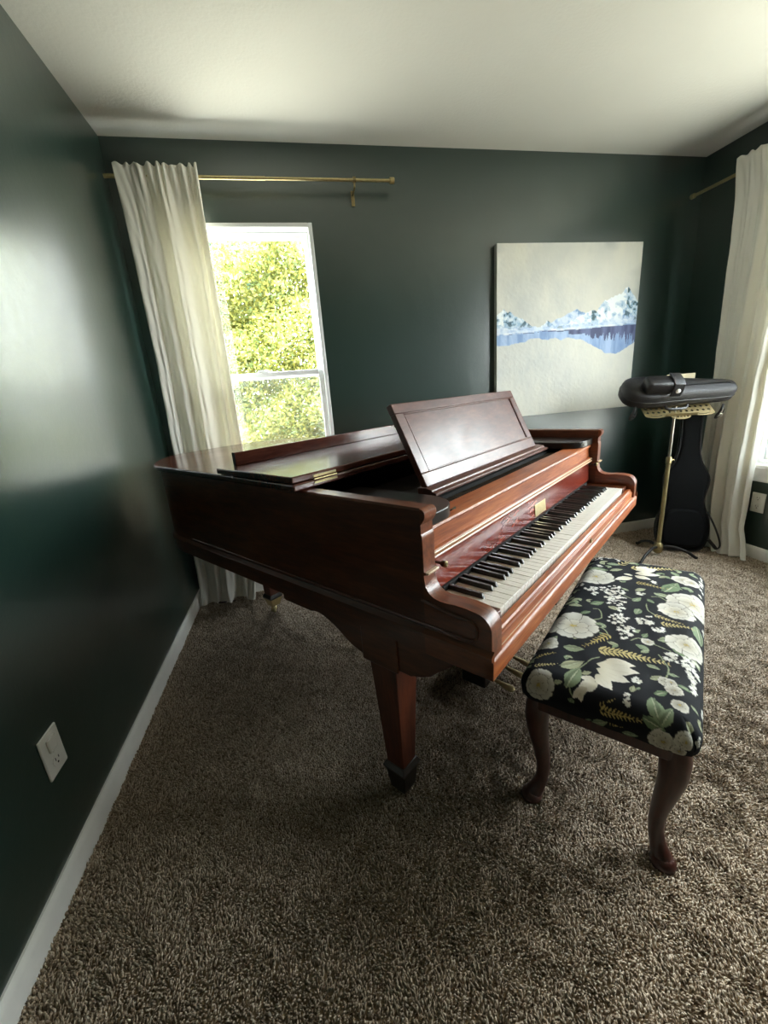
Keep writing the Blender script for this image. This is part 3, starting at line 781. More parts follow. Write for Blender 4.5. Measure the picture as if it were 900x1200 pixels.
    def cluster(x, y, ax, ay, bx, by, n):
        for i in range(n):
            q = math.sqrt(r.uniform()); a = r.uniform(0, 2 * PI)
            cx = x + q * (ax * math.cos(a) + bx * math.sin(a)); cy = y + q * (ay * math.cos(a) + by * math.sin(a))
            s = r.uniform(.0050, .0085); ph = r.uniform(0, 6)
            P = [(cx + s * (1 if k_ % 2 else .5) * math.cos(ph + k_ * PI / 5), cy + s * (1 if k_ % 2 else .5) * math.sin(ph + k_ * PI / 5)) for k_ in range(10)]
            poly(P, L(*[(232, 229, 220), (214, 210, 198), (240, 238, 230)][r.integers(3)]))
    def stem(q):
        P = smooth_path([(q[i], q[i + 1]) for i in range(0, len(q), 2)], 6)
        nn = normals2(P)
        a = [np.array(p_) + n_ * .0016 for p_, n_ in zip(P, nn)]; b = [np.array(p_) - n_ * .0016 for p_, n_ in zip(P, nn)]
        poly(a + b[::-1], L(150, 158, 124))
    for e in FLOWERS:
        k_ = e[0]
        e = list(e)
        for i in ((1, 3, 5, 7) if k_ == 'S' else (1, 3) if k_ in 'LN' else (1,)):
            if i < len(e): e[i] -= .03
        if k_ == 'S': stem(e[1:])
        elif k_ == 'L': leaf(*e[1:])
        elif k_ == 'N': fern(*e[1:])
        elif k_ == 'F': flower(*e[1:])
        elif k_ == 'C': cluster(*e[1:])
    for i in range(900):
        x, y = r.uniform(-.44, .44), r.uniform(-.21, .21)
        iu, iv = int((x - A0) / res), int((y - B0) / res)
        if img[iu - 8:iu + 9, iv - 8:iv + 9].max() > .03: continue
        if i % 3 == 0: cluster(x, y, .016, .004, -.004, .010, 7)
        else:
            a = r.uniform(0, 6.28); q = r.uniform(.018, .03)
            leaf(x, y, x + q * math.cos(a), y + q * math.sin(a), .45, 0); leaf(x, y, x + q * .8 * math.cos(a + 1.2), y + q * .8 * math.sin(a + 1.2), .42, 0)
    # the cloth carries on over the faces the photograph does not show
    for i in range(16):
        x = r.uniform(-.5, .5); y = r.choice([-.29, .28]) + r.uniform(-.03, .03)
        if y < -.2 and x < -.36: continue
        [lambda: flower(x, y, r.uniform(.025, .04), 6), lambda: leaf(x, y, x + r.uniform(-.05, .05), y + .03, .45, 0), lambda: fern(x - .04, y, x + .05, y + .02, 8)][r.integers(3)]()
    return img, A0, B0, res
def cushion():
    L2, W2, r, hgt = .455, .195, .048, .070
    fa = L2 - r; fb = W2 - r; arcl = r * PI / 2; down = hgt - r + .0
    Sa = fa + arcl + max(down, .0) ; Sb = fb + arcl + max(down, 0)
    st = .0019
    s = np.linspace(-Sa, Sa, int(2 * Sa / st)); t = np.linspace(-Sb, Sb, int(2 * Sb / st))
    def prof(q, flat):
        a = np.abs(q) - flat
        pos = np.where(a <= 0, np.abs(q), np.where(a < arcl, flat + r * np.sin(np.minimum(a, arcl) / r), flat + r))
        drop = np.where(a <= 0, 0, np.where(a < arcl, r * (1 - np.cos(np.minimum(a, arcl) / r)), r + (a - arcl)))
        return np.sign(q) * pos, drop
    xs, dxs = prof(s, fa); ys, dys = prof(t, fb)
    X, Y = np.meshgrid(xs, ys, indexing='ij'); DX, DY = np.meshgrid(dxs, dys, indexing='ij')
    S, Tt = np.meshgrid(s, t, indexing='ij')
    drop = np.minimum(np.hypot(DX, DY), hgt)
    # round the plan corners
    rc = .042
    cx = np.abs(X) - (L2 - rc); cy = np.abs(Y) - (W2 - rc)
    both = (cx > 0) & (cy > 0)
    mx = np.maximum(cx, cy); hy = np.hypot(cx, cy) + 1e-9
    f = np.where(both, mx / hy, 1)
    X2 = np.where(both, np.sign(X) * ((L2 - rc) + cx * f), X); Y2 = np.where(both, np.sign(Y) * ((W2 - rc) + cy * f), Y)
    bul = .013 * np.maximum(0, 1 - (X / L2) ** 2) ** .6 * np.maximum(0, 1 - (Y / W2) ** 2) ** .6
    wr = .0012 * np.sin(S * 38 + Tt * 21 + 2 * np.sin(Tt * 17)) * np.exp(-(drop / .05) ** 2) + .0010 * np.sin(Tt * 70 - S * 14 + np.sin(S * 30))
    z = .455 + bul - drop + wr
    # the cloth swells a little over the frame
    sw = 1 + .010 * np.sin(np.clip(drop / hgt, 0, 1) * PI)
    V = np.stack([X2 * sw, Y2 * sw, z], -1).reshape(-1, 3)
    img, A0, B0, res = floral()
    iu = ((S - A0) / res).astype(int).clip(0, img.shape[0] - 1); iv = ((Tt - B0) / res).astype(int).clip(0, img.shape[1] - 1)
    c = img[iu, iv].reshape(-1, 3)
    F = grid_faces(len(s), len(t))
    o = np_obj('cushion', V, F, M['fabric'], bench, c)
    o['label'] = 'black padded seat cloth printed with cream flowers and gold ferns'
cushion()
MB().box(-.42, .42, -.17, .17, .385, .40).build('seat_board', M['bench_wood'], bench)
ap = MB().box(-.385, .385, -.180, -.160, .335, .392).box(-.385, .385, .160, .180, .335, .392).box(-.430, -.410, -.15, .15, .335, .392).box(.410, .430, -.15, .15, .335, .392)
ap.build('apron', M['bench_wood'], bench, bevel=.003)
for sx in (-1, 1):
    for sy in (-1, 1):
        pts = [(0, .392), (.002, .36), (.008, .325), (.010, .285), (.004, .235), (-.006, .18), (-.014, .125), (-.014, .080), (-.004, .045), (.010, .022), (.022, .008)]
        rad = [.030, .031, .033, .031, .027, .0225, .019, .0175, .019, .023, .022]
        d = .7071
        P = smooth_path([(sx * (.395 + o * d), sy * (.150 + o * d), z) for o, z in pts], 4)
        R = [float(q) for q in np.interp(np.linspace(0, len(rad) - 1, len(P)), range(len(rad)), rad)]
        lgm = MB().tube(P, R, 16)
        lgm.lathe([(.004, 0), (.024, 0), (.030, .006), (.029, .014), (.022, .024), (.008, .03)], (sx * .410, sy * .163, 0), 'z', 18)
        lgm.build('leg', M['bench_wood'], bench, smooth=60)

# ------------------------------------------------------------------ canvas painting
def painting():
    x0, x1, z0, z1, dp = 2.0154, 3.0131, .9629, 1.9673, .040
    root = thing('canvas_painting', 'square canvas of blue snowy mountains mirrored in a pale lake on the wall', 'painting', ((x0 + x1) / 2, 0, z0))
    w, h = x1 - x0, z1 - z0
    n = 300
    u, v = np.meshgrid(np.linspace(0, 1, n), np.linspace(0, 1, n), indexing='ij')
    r = np.random.default_rng(3)
    def fbm(fu, fv, oct=5, seed=0):
        rr = np.random.default_rng(seed); out = np.zeros_like(u); amp = 1
        for o_ in range(oct):
            gx, gy = int(fu * 2 ** o_) + 3, int(fv * 2 ** o_) + 3
            g = rr.normal(size=(gx, gy))
            x = u * fu * 2 ** o_; y = v * fv * 2 ** o_
            i = x.astype(int); j = y.astype(int); a = x - i; b = y - j
            a = a * a * (3 - 2 * a); b = b * b * (3 - 2 * b)
            out += amp * (g[i, j] * (1 - a) * (1 - b) + g[i + 1, j] * a * (1 - b) + g[i, j + 1] * (1 - a) * b + g[i + 1, j + 1] * a * b); amp *= .55
        return out
    L = lambda *c: np.array([s2l(q / 255) for q in c])
    def mix(a, b, t): return a * (1 - t[..., None]) + b * t[..., None]
    c = mix(L(216, 214, 203), L(186, 190, 188), (fbm(3, 3, 5, 1) * .28 + .42).clip(0, 1))
    c = mix(c, L(218, 216, 202), (fbm(7, 2, 5, 2) * .3 + .1).clip(0, 1))
    c = mix(c, L(160, 166, 166), ((fbm(2, 3, 4, 9) - .7) * .8).clip(0, .7) * (v > .62))
    shore = .508 + .022 * u + .003 * fbm(8, 1, 2, 4)
    def ridge(pts, rough, seed):
        y = np.interp(u[:, 0], [q[0] for q in pts], [q[1] for q in pts])
        y = y + rough * np.interp(u[:, 0], np.linspace(0, 1, 70), np.random.default_rng(seed).normal(size=70))
        return y[:, None] * np.ones_like(u)
    def mount(c, pts, rough, seed, lightc, midc, darkc):
        y = ridge(pts, rough, seed)
        m = (v < y) & (v >= shore)
        d = (y - v)
        slope = np.gradient(ridge(pts, 0, seed), axis=0) * n
        t = .75 * fbm(34, 34, 4, seed + 20) + .9 * np.sign(np.sin((u * np.sign(slope) * 1.0 + v * 1.5) * 60 + fbm(9, 9, 3, seed) * 2.6)) * .6 - np.sign(slope) * .75 + .25
        cc = mix(lightc, midc, (np.floor((t * .4 + .42).clip(0, .99) * 4) / 3).clip(0, 1))
        cc = mix(cc, darkc, ((t - 1.25) * 2.5).clip(0, 1) * (d < .10))
        cc = mix(cc, L(190, 208, 232), (1 - (v - shore) / .05).clip(0, 1) * .7)
        return np.where(m[..., None], cc, c)
    ice, blue, deep = L(234, 240, 242), L(150, 182, 208), L(62, 92, 108)
    c = mount(c, [(0, .52), (.30, .535), (.42, .58), (.56, .632), (.62, .60), (.75, .55), (1, .53)], .003, 31, L(206, 218, 232), L(150, 178, 212), L(118, 150, 190))
    c = mount(c, [(0, .612), (.045, .645), (.11, .618), (.19, .575), (.27, .525), (.32, .51), (1, .45)], .004, 32, ice, blue, deep)
    c = mount(c, [(.25, .50), (.28, .525), (.345, .572), (.41, .535), (.50, .55), (.56, .585), (.66, .62), (.70, .615), (.74, .665), (.80, .69), (.86, .705), (.915, .752), (.96, .70), (1, .66)], .004, 33, ice, blue, L(58, 90, 100))
    c = mount(c, [(.30, .50), (.345, .568), (.40, .54), (.45, .51), (1, .48)], .003, 34, ice, L(120, 162, 200), L(70, 110, 140))
    c = mount(c, [(.72, .54), (.82, .575), (.89, .62), (.93, .60), (1, .56)], .004, 35, L(226, 234, 240), L(140, 172, 210), deep)
    # reflection
    low = np.interp(u[:, 0], [0, .08, .2, .28, .34, .42, .5, .6, .7, .78, .86, .93, 1], [.445, .440, .458, .480, .466, .462, .462, .448, .405, .362, .345, .375, .42])[:, None] + .004 * fbm(18, 2, 3, 8)
    m = (v < shore) & (v > low)
    cc = mix(L(166, 190, 222), L(120, 150, 196), (fbm(26, 5, 4, 41) * .4 + .45).clip(0, 1))
    drip = np.interp(u[:, 0], np.linspace(0, 1, 120), np.random.default_rng(6).uniform(0, 1, 120))[:, None]
    dl = shore - (.012 + .022 * (u > .5) + .12 * (u > .62) * drip * (u - .5) * 1.8) * np.where(u < .35, .6, 1)
    cc = np.where(((v > dl) & (v < shore - .006))[..., None], mix(L(58, 68, 108), L(92, 104, 146), (fbm(40, 8, 3, 44) * .4 + .3).clip(0, 1)), cc)
    c = np.where(m[..., None], cc, c)
    e = (np.abs(v - shore) < .006) & (u < .9)
    c = np.where(e[..., None], mix(c, L(236, 240, 244), (.4 + .3 * fbm(30, 4, 3, 51)).clip(0, 1)), c)
    V = np.stack([(u - .5) * w, np.full_like(u, -dp) - .0003 * fbm(60, 60, 2, 61).clip(-1, 1), v * h], -1).reshape(-1, 3)
    F = grid_faces(n, n)[:, ::-1]
    np_obj('painted_face', V, F, M['canvas'], root, c.reshape(-1, 3).clip(0, 1))
    MB().box(-w / 2, w / 2, -dp + .0012, -.004, 0, h).build('stretcher', M['canvas_edge'], root, bevel=.001)
painting()

# ------------------------------------------------------------------ curtains and their rods
def curtain(name, label, fn, top_w, n_pleat, zt, amp, path_l, path_r, pool, seed):
    """fn(a, d, z): a along the wall, d off the wall. path_l / path_r: edges as lists of (z, a)"""
    r = np.random.default_rng(seed)
    ns, nz = 220, 110
    s = np.linspace(0, 1, ns); q = np.linspace(0, 1, nz)
    S, Q = np.meshgrid(s, q, indexing='ij')
    Z = zt * (1 - Q)
    al = np.interp(-Z, [-z for z, a in path_l], [a for z, a in path_l]); ar = np.interp(-Z, [-z for z, a in path_r], [a for z, a in path_r])
    ph = 2.2 * np.sin(S * 5 + 1) + .9 * np.sin(S * 11 + seed)
    warp = S + .020 * np.sin(S * 17 + Q * 2)
    A = al + (ar - al) * warp
    fold = np.sin(2 * PI * n_pleat * S + ph * .6 + .7 * np.sin(Q * 2.4 + seed)) 
    fold2 = np.sin(2 * PI * n_pleat * .43 * S + 1.7 + Q * 1.1)
    a_ = amp * (.6 + .75 * Q)
    D = a_ * (.62 * fold + .5 * fold2)
    # tight gathers in the header where the tape is drawn
    g = np.exp(-(Q / .06) ** 2) * ((S > .28) * 1.0)
    D = D * (1 - .75 * np.exp(-(Q / .05) ** 2)) + g * .013 * np.sin(2 * PI * 7.5 * S / .72) 
    D = D * (.45 + .55 * np.clip((S - .12) / .25, 0, 1)) + .022 * np.exp(-(Q / .07) ** 2)
    D += .004 * np.sin(2 * PI * n_pleat * 2.3 * S + 1.1 * np.sin(Q * 3)) * np.clip(Q * 4, 0, 1)
    D += .0022 * np.sin(Z * 23 + S * 31) * np.sin(S * 47 + Z * 4)
    hem = np.where(Q > .93, (Q - .93) / .07, 0)
    D += pool * hem ** 2 * (1 + .5 * np.sin(S * 14))
    A += .018 * hem ** 2 * np.sin(S * 22 + seed)
    Z = np.maximum(Z + np.exp(-(Q / .02) ** 2) * .006 * np.sin(S * 52), .016 + .004 * np.sin(S * 40))
    V = np.empty((ns, nz, 3))
    P = fn(A, D, Z)
    V[..., 0], V[..., 1], V[..., 2] = P
    o = np_obj(name, V.reshape(-1, 3), grid_faces(ns, nz), M['curtain'])
    sm = o.modifiers.new('thick', 'SOLIDIFY'); sm.thickness = .0016
    tag(o, label, 'curtain', 'floor-length white curtains')
    return o
curtain('curtain', 'white floor-length curtain hanging left of the sash window', lambda a, d, z: (a, -.088 - d, z), .4, 4.4, 2.285, .026,
        [(2.29, .064), (2.1, .066), (1.4, .062), (.93, .045), (.3, .03), (0, .022)], [(2.29, .44), (2.1, .435), (1.5, .432), (.93, .428), (.4, .40), (0, .345)], .02, 3)
curtain('curtain', 'white floor-length curtain in the far right corner beside the music stand', lambda a, d, z: (W - .088 - d, a, z), .4, 5.6, 2.29, .030,
        [(2.29, -.300), (2.0, -.315), (1.1, -.334), (.5, -.325), (.1, -.36), (0, -.38)], [(2.29, -.78), (2.0, -.74), (1.1, -.665), (.6, -.655), (.2, -.655), (0, -.715)], .03, 8)

def rod(name, label, p0, p1, r, wallpt, joint=.5, far_cap=True, near_cap=True):
    root = thing(name, label, 'curtain rod', p0, group='brass curtain rods')
    a = Vector((0, 0, 0)); b = Vector(p1) - Vector(p0); m = b * joint; d = b.normalized()
    MB().tube([a, m], r * 1.12, 14).tube([m - d * .001, b], r * .92, 14).build('rod', M['bright_brass'] if 'brass' in label else M['brass'], root)
    for e, s, on in ((a, -1, near_cap), (b, 1, far_cap)):
        if on:
            MB().tube([e - d * s * .012, e - d * s * .010, e + d * s * .012, e + d * s * .014], [r * 1.2, r * 1.75, r * 1.75, r * 1.4], 16).build('finial', M['bright_brass'], root)
    for t in wallpt:
        q = b * t; n = Vector((0, 1, 0)) if abs(d.x) > .5 else Vector((1, 0, 0))
        dist = .082
        br = MB().tube([q - d * .007, q + d * .007], r * 1.7, 14)
        br.tube([q + Vector((0, 0, -r * 1.3)), q + Vector((0, 0, -.030)), q + n * .03 + Vector((0, 0, -.036)), q + n * dist + Vector((0, 0, -.036))], .0045, 10)
        pl = q + n * (dist - .005)
        if abs(d.x) > .5: br.box(pl.x - .009, pl.x + .009, pl.y, pl.y + .0045, -.085, -.015)
        else: br.box(pl.x, pl.x + .0045, pl.y - .009, pl.y + .009, -.085, -.015)
        br.build('bracket', M['brass'], root)
    return root
rod('curtain_rod', 'thin brass curtain rod running across above the sash window', (.012, -.086, 2.245), (1.39, -.086, 2.247), .0085, (.855,), .53, True, False)
rod('curtain_rod', 'thin brass curtain rod holding the far right corner curtain', (W - .086, -.02, 2.222), (W - .086, -3.6, 2.222), .0085, (.3, .6, .98), .4, False, True)

# ------------------------------------------------------------------ wall outlets
def outlet(label, loc, rz, cover):
    root = thing('power_outlet', label, 'outlet', loc, (0, 0, rz), 'white wall outlets')       # local: x along wall, -y into the room, z up
    pl = MB().hexa([(-.039, 0), (.039, 0), (.039, .0), (-.039, .0)], 0, [(-.039, 0), (.039, 0), (.039, 0), (-.039, 0)], 0)
    pl = MB().box(-.039, .039, -.006, 0, -.061, .061)
    pl.build('wall_plate', M['plastic'], root, bevel=.003)
    for s, z in enumerate((.026, -.026)):
        if cover and s == 0:
            MB().box(-.017, .017, -.012, -.006, z - .019, z + .019).build('socket_cover', M['plastic'], root, bevel=.004)
            continue
        sk = MB().lathe([(.017, -.0055), (.017, -.0075), (.0155, -.008), (0, -.008)], (0, 0, z), 'y', 24).build('socket', M['plastic'], root)
        q = MB().box(-.0075, -.0055, -.0085, -.007, z + .001, z + .010).box(.0055, .0075, -.0085, -.007, z + .002, z + .009)
        q.lathe([(.0028, -.0085), (.0028, -.007)], (0, 0, z - .007), 'y', 10)
        q.build('slot', M['slot'], sk)
    MB().lathe([(0, -.0075), (.0028, -.0072), (.0032, -.006)], (0, 0, 0), 'y', 10).build('screw', M['plastic'], root)
outlet('white wall outlet with one covered socket on the left wall near the baseboard', (0, -1.539, .358), PI / 2, True)
outlet('white wall outlet on the right wall below the window sill', (W, -.657, .359), -PI / 2, False)

# ------------------------------------------------------------------ music stand, violin case and what lies on it
SX, SY = 2.968, -.452
stand = thing('music_stand', 'brass music stand with pierced scalloped tray holding the instrument case', 'music stand', (SX, SY, 0))
MB().tube([(0, 0, .05), (0, 0, .645)], .0125, 16).build('pole', M['stand_gilt'], stand)
MB().tube([(0, 0, .63), (0, 0, .97)], .0085, 14).build('inner_tube', M['chrome'], stand)
MB().lathe([(.013, .622), (.017, .626), (.017, .660), (.012, .668)], (0, 0, 0), 'z', 16).tube([(.015, 0, .645), (.034, -.004, .645)], .006, 10).build('collar', M['brass'], stand)
MB().lathe([(.013, .10), (.026, .085), (.030, .06), (.026, .035), (.012, .022), (.005, .02)], (0, 0, 0), 'z', 18).build('hub', M['brass'], stand)
for k_ in range(3):
    a = math.radians(200 + k_ * 120)
    c, s = math.cos(a), math.sin(a)
    P = smooth_path([(c * .02, s * .02, .07), (c * .08, s * .08, .075), (c * .16, s * .16, .048), (c * .20, s * .20, .02), (c * .215, s * .215, .012)], 4)
    MB().tube(P, [.009] * (len(P) - 1) + [.011], 10).build('base_leg', M['iron'], stand)
# pierced tray: a filled 2D curve with holes, turned into a mesh
def pierced(name, outline, holes, thick, mat, parent, xf):
    cu = bpy.data.curves.new(name, 'CURVE'); cu.dimensions = '2D'; cu.fill_mode = 'BOTH'; cu.extrude = thick / 2
    for P in [outline] + holes:
        sp = cu.splines.new('POLY'); sp.points.add(len(P) - 1); sp.use_cyclic_u = True
        for pt, q in zip(sp.points, P): pt.co = (q[0], q[1], 0, 1)
    tmp = bpy.data.objects.new(name + '_tmp', cu); COL.objects.link(tmp)
    dg = bpy.context.evaluated_depsgraph_get(); dg.update()
    me = bpy.data.meshes.new_from_object(tmp.evaluated_get(dg))
    bpy.data.objects.remove(tmp); bpy.data.curves.remove(cu)
    me.transform(xf); me.materials.clear(); me.materials.append(mat)
    o = bpy.data.objects.new(name, me); COL.objects.link(o); o.parent = parent
    return o
def circ(x, y, r, n=10): return [(x + r * math.cos(2 * PI * i / n), y + r * math.sin(2 * PI * i / n)) for i in range(n)]
STILT = math.radians(36)      # the tray lies back; its front edge is low
yaw = math.radians(-17)
Mt = Matrix.Translation((0, 0, .968)) @ Matrix.Rotation(yaw, 4, 'Z') @ Matrix.Rotation(STILT, 4, 'X')
Mt = Mt @ Matrix.Translation((0, .03, 0)) @ Matrix.Scale(.90, 4, (1, 0, 0))
out = [(-.215, .12), (-.215, -.075)] + [(-.215 + .07 + .07 * math.cos(math.radians(t)), -.095 - .022 * math.sin(math.radians(t))) for t in range(180, -1, -20)] + \
      [(-.06, -.105)] + [(.0 + .062 * math.cos(math.radians(t)), -.110 - .030 * math.sin(math.radians(t))) for t in range(180, -1, -20)] + [(.06, -.105)] + \
      [(.145 + .07 * math.cos(math.radians(t)), -.095 - .022 * math.sin(math.radians(t))) for t in range(180, -1, -20)] + [(.215, -.075), (.215, .12)]
hol = [circ(x, y, .009) for x in np.linspace(-.19, .19, 12) for y in (-.07, -.035, .0, .035, .07)]
hol += [circ(x, -.118, .006) for x in (-.04, -.02, 0, .02, .04)]
hol += [[(cx + .035 * math.cos(math.radians(t)), -.098 - .010 * math.sin(math.radians(t)) + dy) for t, dy in [(q, 0) for q in range(180, -1, -20)] + [(q, .006) for q in range(0, 181, 20)]] for cx in (-.145, .145)]
pierced('tray', out, hol, .0025, M['stand_gilt'], stand, Mt)
lp_ = MB().box(-.10, .10, -.112, -.109, .001, .020).xf(lambda x, y, z: tuple(Mt @ Vector((x, y, z)))); lp_.build('tray_lip', M['stand_gilt'], stand)
MB().lathe([(.010, -.05), (.016, -.04), (.016, -.004), (.030, -.002)], (0, 0, 0), 'z', 14).xf(lambda x, y, z: tuple(Mt @ Vector((x, y, z)))).build('tray_socket', M['iron'], stand)

CM = Matrix.Translation((SX, SY, .968)) @ Matrix.Rotation(yaw, 4, 'Z') @ Matrix.Rotation(STILT, 4, 'X') @ Matrix.Rotation(math.radians(3.5), 4, 'Y')
case = thing('violin_case', 'black oblong instrument case lying on the brass music stand', 'violin case')
case.matrix_world = CM @ Matrix.Translation((.0, .058, .017))
half = [(-.365, 0), (-.358, -.05), (-.325, -.095), (-.265, -.115), (-.18, -.118), (-.08, -.105), (.04, -.092), (.16, -.080), (.26, -.070), (.325, -.058), (.352, -.036), (.358, 0)]
half = [(x * .89, y * .85) for x, y in half]
outl = smooth_path(half + [(x, -y) for x, y in half[-2:0:-1]], 4, True)
ln = [(.030, 0), (.012, .004), (.003, .014), (0, .028), (0, .046)]
ld = [(0, .051), (0, .072), (.004, .088), (.014, .100), (.034, .106), (.06, .108)]
puffy(outl, ln).build('case_base', M['leather'], case, smooth=50)
puffy(outl, ld).build('case_lid', M['leather'], case, smooth=50)
pz = [(x, y, .0485) for x, y in outl]
MB().tube(pz, .0035, 8, closed=True).build('zip', M['black_leather'], case)
MB().tube(smooth_path([(-.10, -.112, .03), (-.09, -.135, .03), (.0, -.128, .03), (.03, -.098, .03)], 5), .008, 8).build('carry_handle', M['black_leather'], case)
for x in (-.255, .245):
    st_ = MB().tube(smooth_path([(x, -.085, .02), (x - .01, -.108, -.01), (x - .015, -.112, -.05), (x + .005, -.10, -.075), (x + .02, -.10, -.045), (x + .012, -.10, -.005)], 5), .007, 8, flat=.4)
    s_ = st_.build('strap', M['black_leather'], case)
    MB().box(x - .014, x + .018, -.108, -.096, -.052, -.034).build('strap_clip', M['chrome'] if x > 0 else M['black_leather'], s_, bevel=.002)
pouch = thing('leather_pouch', 'small black pouch with snap flap on top of the instrument case', 'pouch')
pouch.matrix_world = CM @ Matrix.Translation((-.145, .01, .1255))
def rbox(x0, x1, y0, y1, z0, z1, r=.014):
    P = []
    for cx, cy, a0 in ((x1 - r, y1 - r, 0), (x0 + r, y1 - r, 90), (x0 + r, y0 + r, 180), (x1 - r, y0 + r, 270)):
        P += [(cx + r * math.cos(math.radians(a0 + t)), cy + r * math.sin(math.radians(a0 + t))) for t in range(0, 91, 18)]
    hgt = z1 - z0
    return puffy(P, [(.006, z0), (.001, z0 + hgt * .18), (0, z0 + hgt * .5), (.002, z0 + hgt * .8), (.008, z0 + hgt * .95), (.014, z1)])
rbox(-.10, .075, -.050, .046, 0, .066, .024).build('pouch_body', M['black_leather'], pouch, smooth=60)
fp = MB().prism([(-.062, -.010), (-.062, .030), (-.050, .066), (-.02, .076), (.046, .076), (.046, .068), (-.018, .067), (-.042, .060), (-.054, .028), (-.054, -.010)], .034, .094, lambda p, q, a: (a, p, q)).build('flap', M['black_leather'], pouch, bevel=.003, smooth=40)
MB().lathe([(0, -.0675), (.010, -.067), (.013, -.065), (.013, -.058)], (.064, 0, .028), 'y', 20).build('snap_button', M['plastic'], fp)
bk = thing('booklet', 'cream paper booklet tucked behind the instrument case on the stand', 'booklet')
bk.matrix_world = CM @ Matrix.Translation((.07, .165, .02)) @ Matrix.Rotation(math.radians(50), 4, 'X')
bp_ = MB().box(-.075, .095, .0, .075, -.001, .001)
bp_.xf(lambda x, y, z: (x, y * (1 - .10 * (x + .075) / .17 * -1), z)).build('cover', M['paper'], bk)
MB().box(-.072, .092, .002, .060, .001, .003).build('page', M['paper'], bk)

# ------------------------------------------------------------------ gig bag leaning in the corner
gx, gy = 3.155, -.435
gz = math.radians(-38)
bag = thing('guitar_bag', 'black padded guitar bag standing upright in the corner behind the music stand', 'instrument bag', (gx, gy, .012), (math.radians(-9), 0, gz))
hb = [(0, 0), (.09, .004), (.145, .03), (.172, .09), (.178, .16), (.165, .23), (.138, .295), (.125, .34), (.132, .39), (.146, .44), (.146, .49), (.122, .54), (.085, .60), (.066, .68), (.062, .80), (.064, .90), (.058, .95), (.03, .97), (0, .974)]
hb = [(x * .82, z) for x, z in hb]
ob = smooth_path([(x, z) for x, z in hb] + [(-x, z) for x, z in hb[-2:0:-1]], 4, True)
lay = [(.022, -.045), (.008, -.041), (.001, -.032), (0, 0), (.001, .032), (.008, .041), (.022, .045)]
puffy(ob, lay).xf(lambda x, y, z: (x, -z, y)).build('bag_body', M['bag'], bag, smooth=55)
for z in (-.034, .034):
    MB().tube([(x * .997, -z, y) for x, y in ob], .004, 6, closed=True).build('piping', M['black_leather'], bag)
pk = smooth_path([(x * .82, z) for x, z in [(.0, .03), (.09, .035), (.13, .06), (.143, .15), (.125, .23), (.09, .275), (0, .285), (-.09, .275), (-.125, .23), (-.143, .15), (-.13, .06), (-.09, .035)]], 4, True)
puffy(pk, [(0, .043), (.002, .056), (.010, .064), (.02, .066)]).xf(lambda x, y, z: (x, -z, y)).build('pocket', M['bag'], bag, smooth=50)
MB().tube(smooth_path([(.128, -.03, .27), (.160, -.05, .20), (.190, -.06, .12), (.204, -.06, .06), (.190, -.06, .035), (.168, -.06, .06), (.145, -.05, .09)], 6), .013, 8, flat=.25).build('strap', M['black_leather'], bag)

# little stick lying by the curtain hem
pen = thing('pen', 'thin black pen lying on the carpet under the left curtain hem', 'pen', (.175, -.115, .017), (0, 0, math.radians(-4)))
MB().tube([(-.05, 0, 0), (.035, 0, 0)], .0042, 10).build('barrel', M['ebony'], pen)
MB().tube([(.035, 0, 0), (.046, 0, 0), (.055, 0, 0)], [.0042, .003, .001], 10).build('tip', M['iron'], pen)

# ------------------------------------------------------------------ garden outside
def foliage(name, parent, n, boxfn, leaf, tones, seed):
    r = np.random.default_rng(seed)
    c = boxfn(r, n)
    n = len(c)
    a = r.uniform(0, 2 * PI, n); el = r.normal(.45, .5, n)
    d = np.stack([np.cos(a) * np.cos(el), np.sin(a) * np.cos(el), np.sin(el)], 1)
    rnd = r.normal(size=(n, 3)); s = np.cross(d, rnd); s /= np.linalg.norm(s, axis=1)[:, None]
    nn = np.cross(d, s)
    L_ = leaf * r.uniform(.65, 1.3, n)[:, None]; w_ = L_ * .26
    V = np.stack([c, c + d * L_ * .45 + s * w_ + nn * L_ * .08, c + d * L_ - nn * L_ * .08, c + d * L_ * .45 - s * w_ + nn * L_ * .08, c + d * L_ * .5 - nn * 0], 1)
    F3 = np.array([(0, 1, 4), (1, 2, 4), (2, 3, 4), (3, 0, 4)])
    F = (F3[None] + (np.arange(n) * 5)[:, None, None]).reshape(-1, 3)
    tn = np.array([[s2l(q / 255) for q in t] for t in tones])[r.integers(len(tones), size=n)] * r.uniform(.8, 1.15, n)[:, None]
    return np_obj(name, V.reshape(-1, 3), F, M['leaf'], parent, np.repeat(tn.clip(0, 1), 5, 0), 'tone', smooth=False)
hedge = thing('hedge', 'tall yellow-green sunlit hedge filling the window view', 'hedge', (.6, 5.3, 0))
def hb_(r, n):
    x = r.uniform(-2.1, 2.1, n); z = r.uniform(.05, 2.95, n)
    face = .12 * np.sin(x * 5 + z * 2) + .10 * np.sin(z * 7 - x * 3) + .06 * np.sin(x * 13) * np.sin(z * 11)
    y = -.5 + face + r.exponential(.22, n)
    top = 2.88 + .16 * np.sin(x * 4.2 + 1.0) + .10 * np.sin(x * 11)  + .05 * np.sin(x * 23)
    keep = (z < top) & (r.uniform(size=n) < np.clip((top - z) / .5, .12, 1))
    return (np.stack([x, y, z], 1) * np.array([1.45, 1.45, 1.30]))[keep]
foliage('foliage', hedge, 130000, hb_, .080, [(140, 142, 70), (122, 132, 70), (158, 156, 90), (104, 120, 72), (150, 146, 68)], 21)
for k_ in range(7):
    x = -2.4 + k_ * .8 + random.uniform(-.1, .1)
    MB().tube([(x, 0, 0), (x + random.uniform(-.1, .1), .02, .9), (x + random.uniform(-.2, .2), 0, 1.9)], [.03, .022, .010], 8).build('stem', M['bark'], hedge)
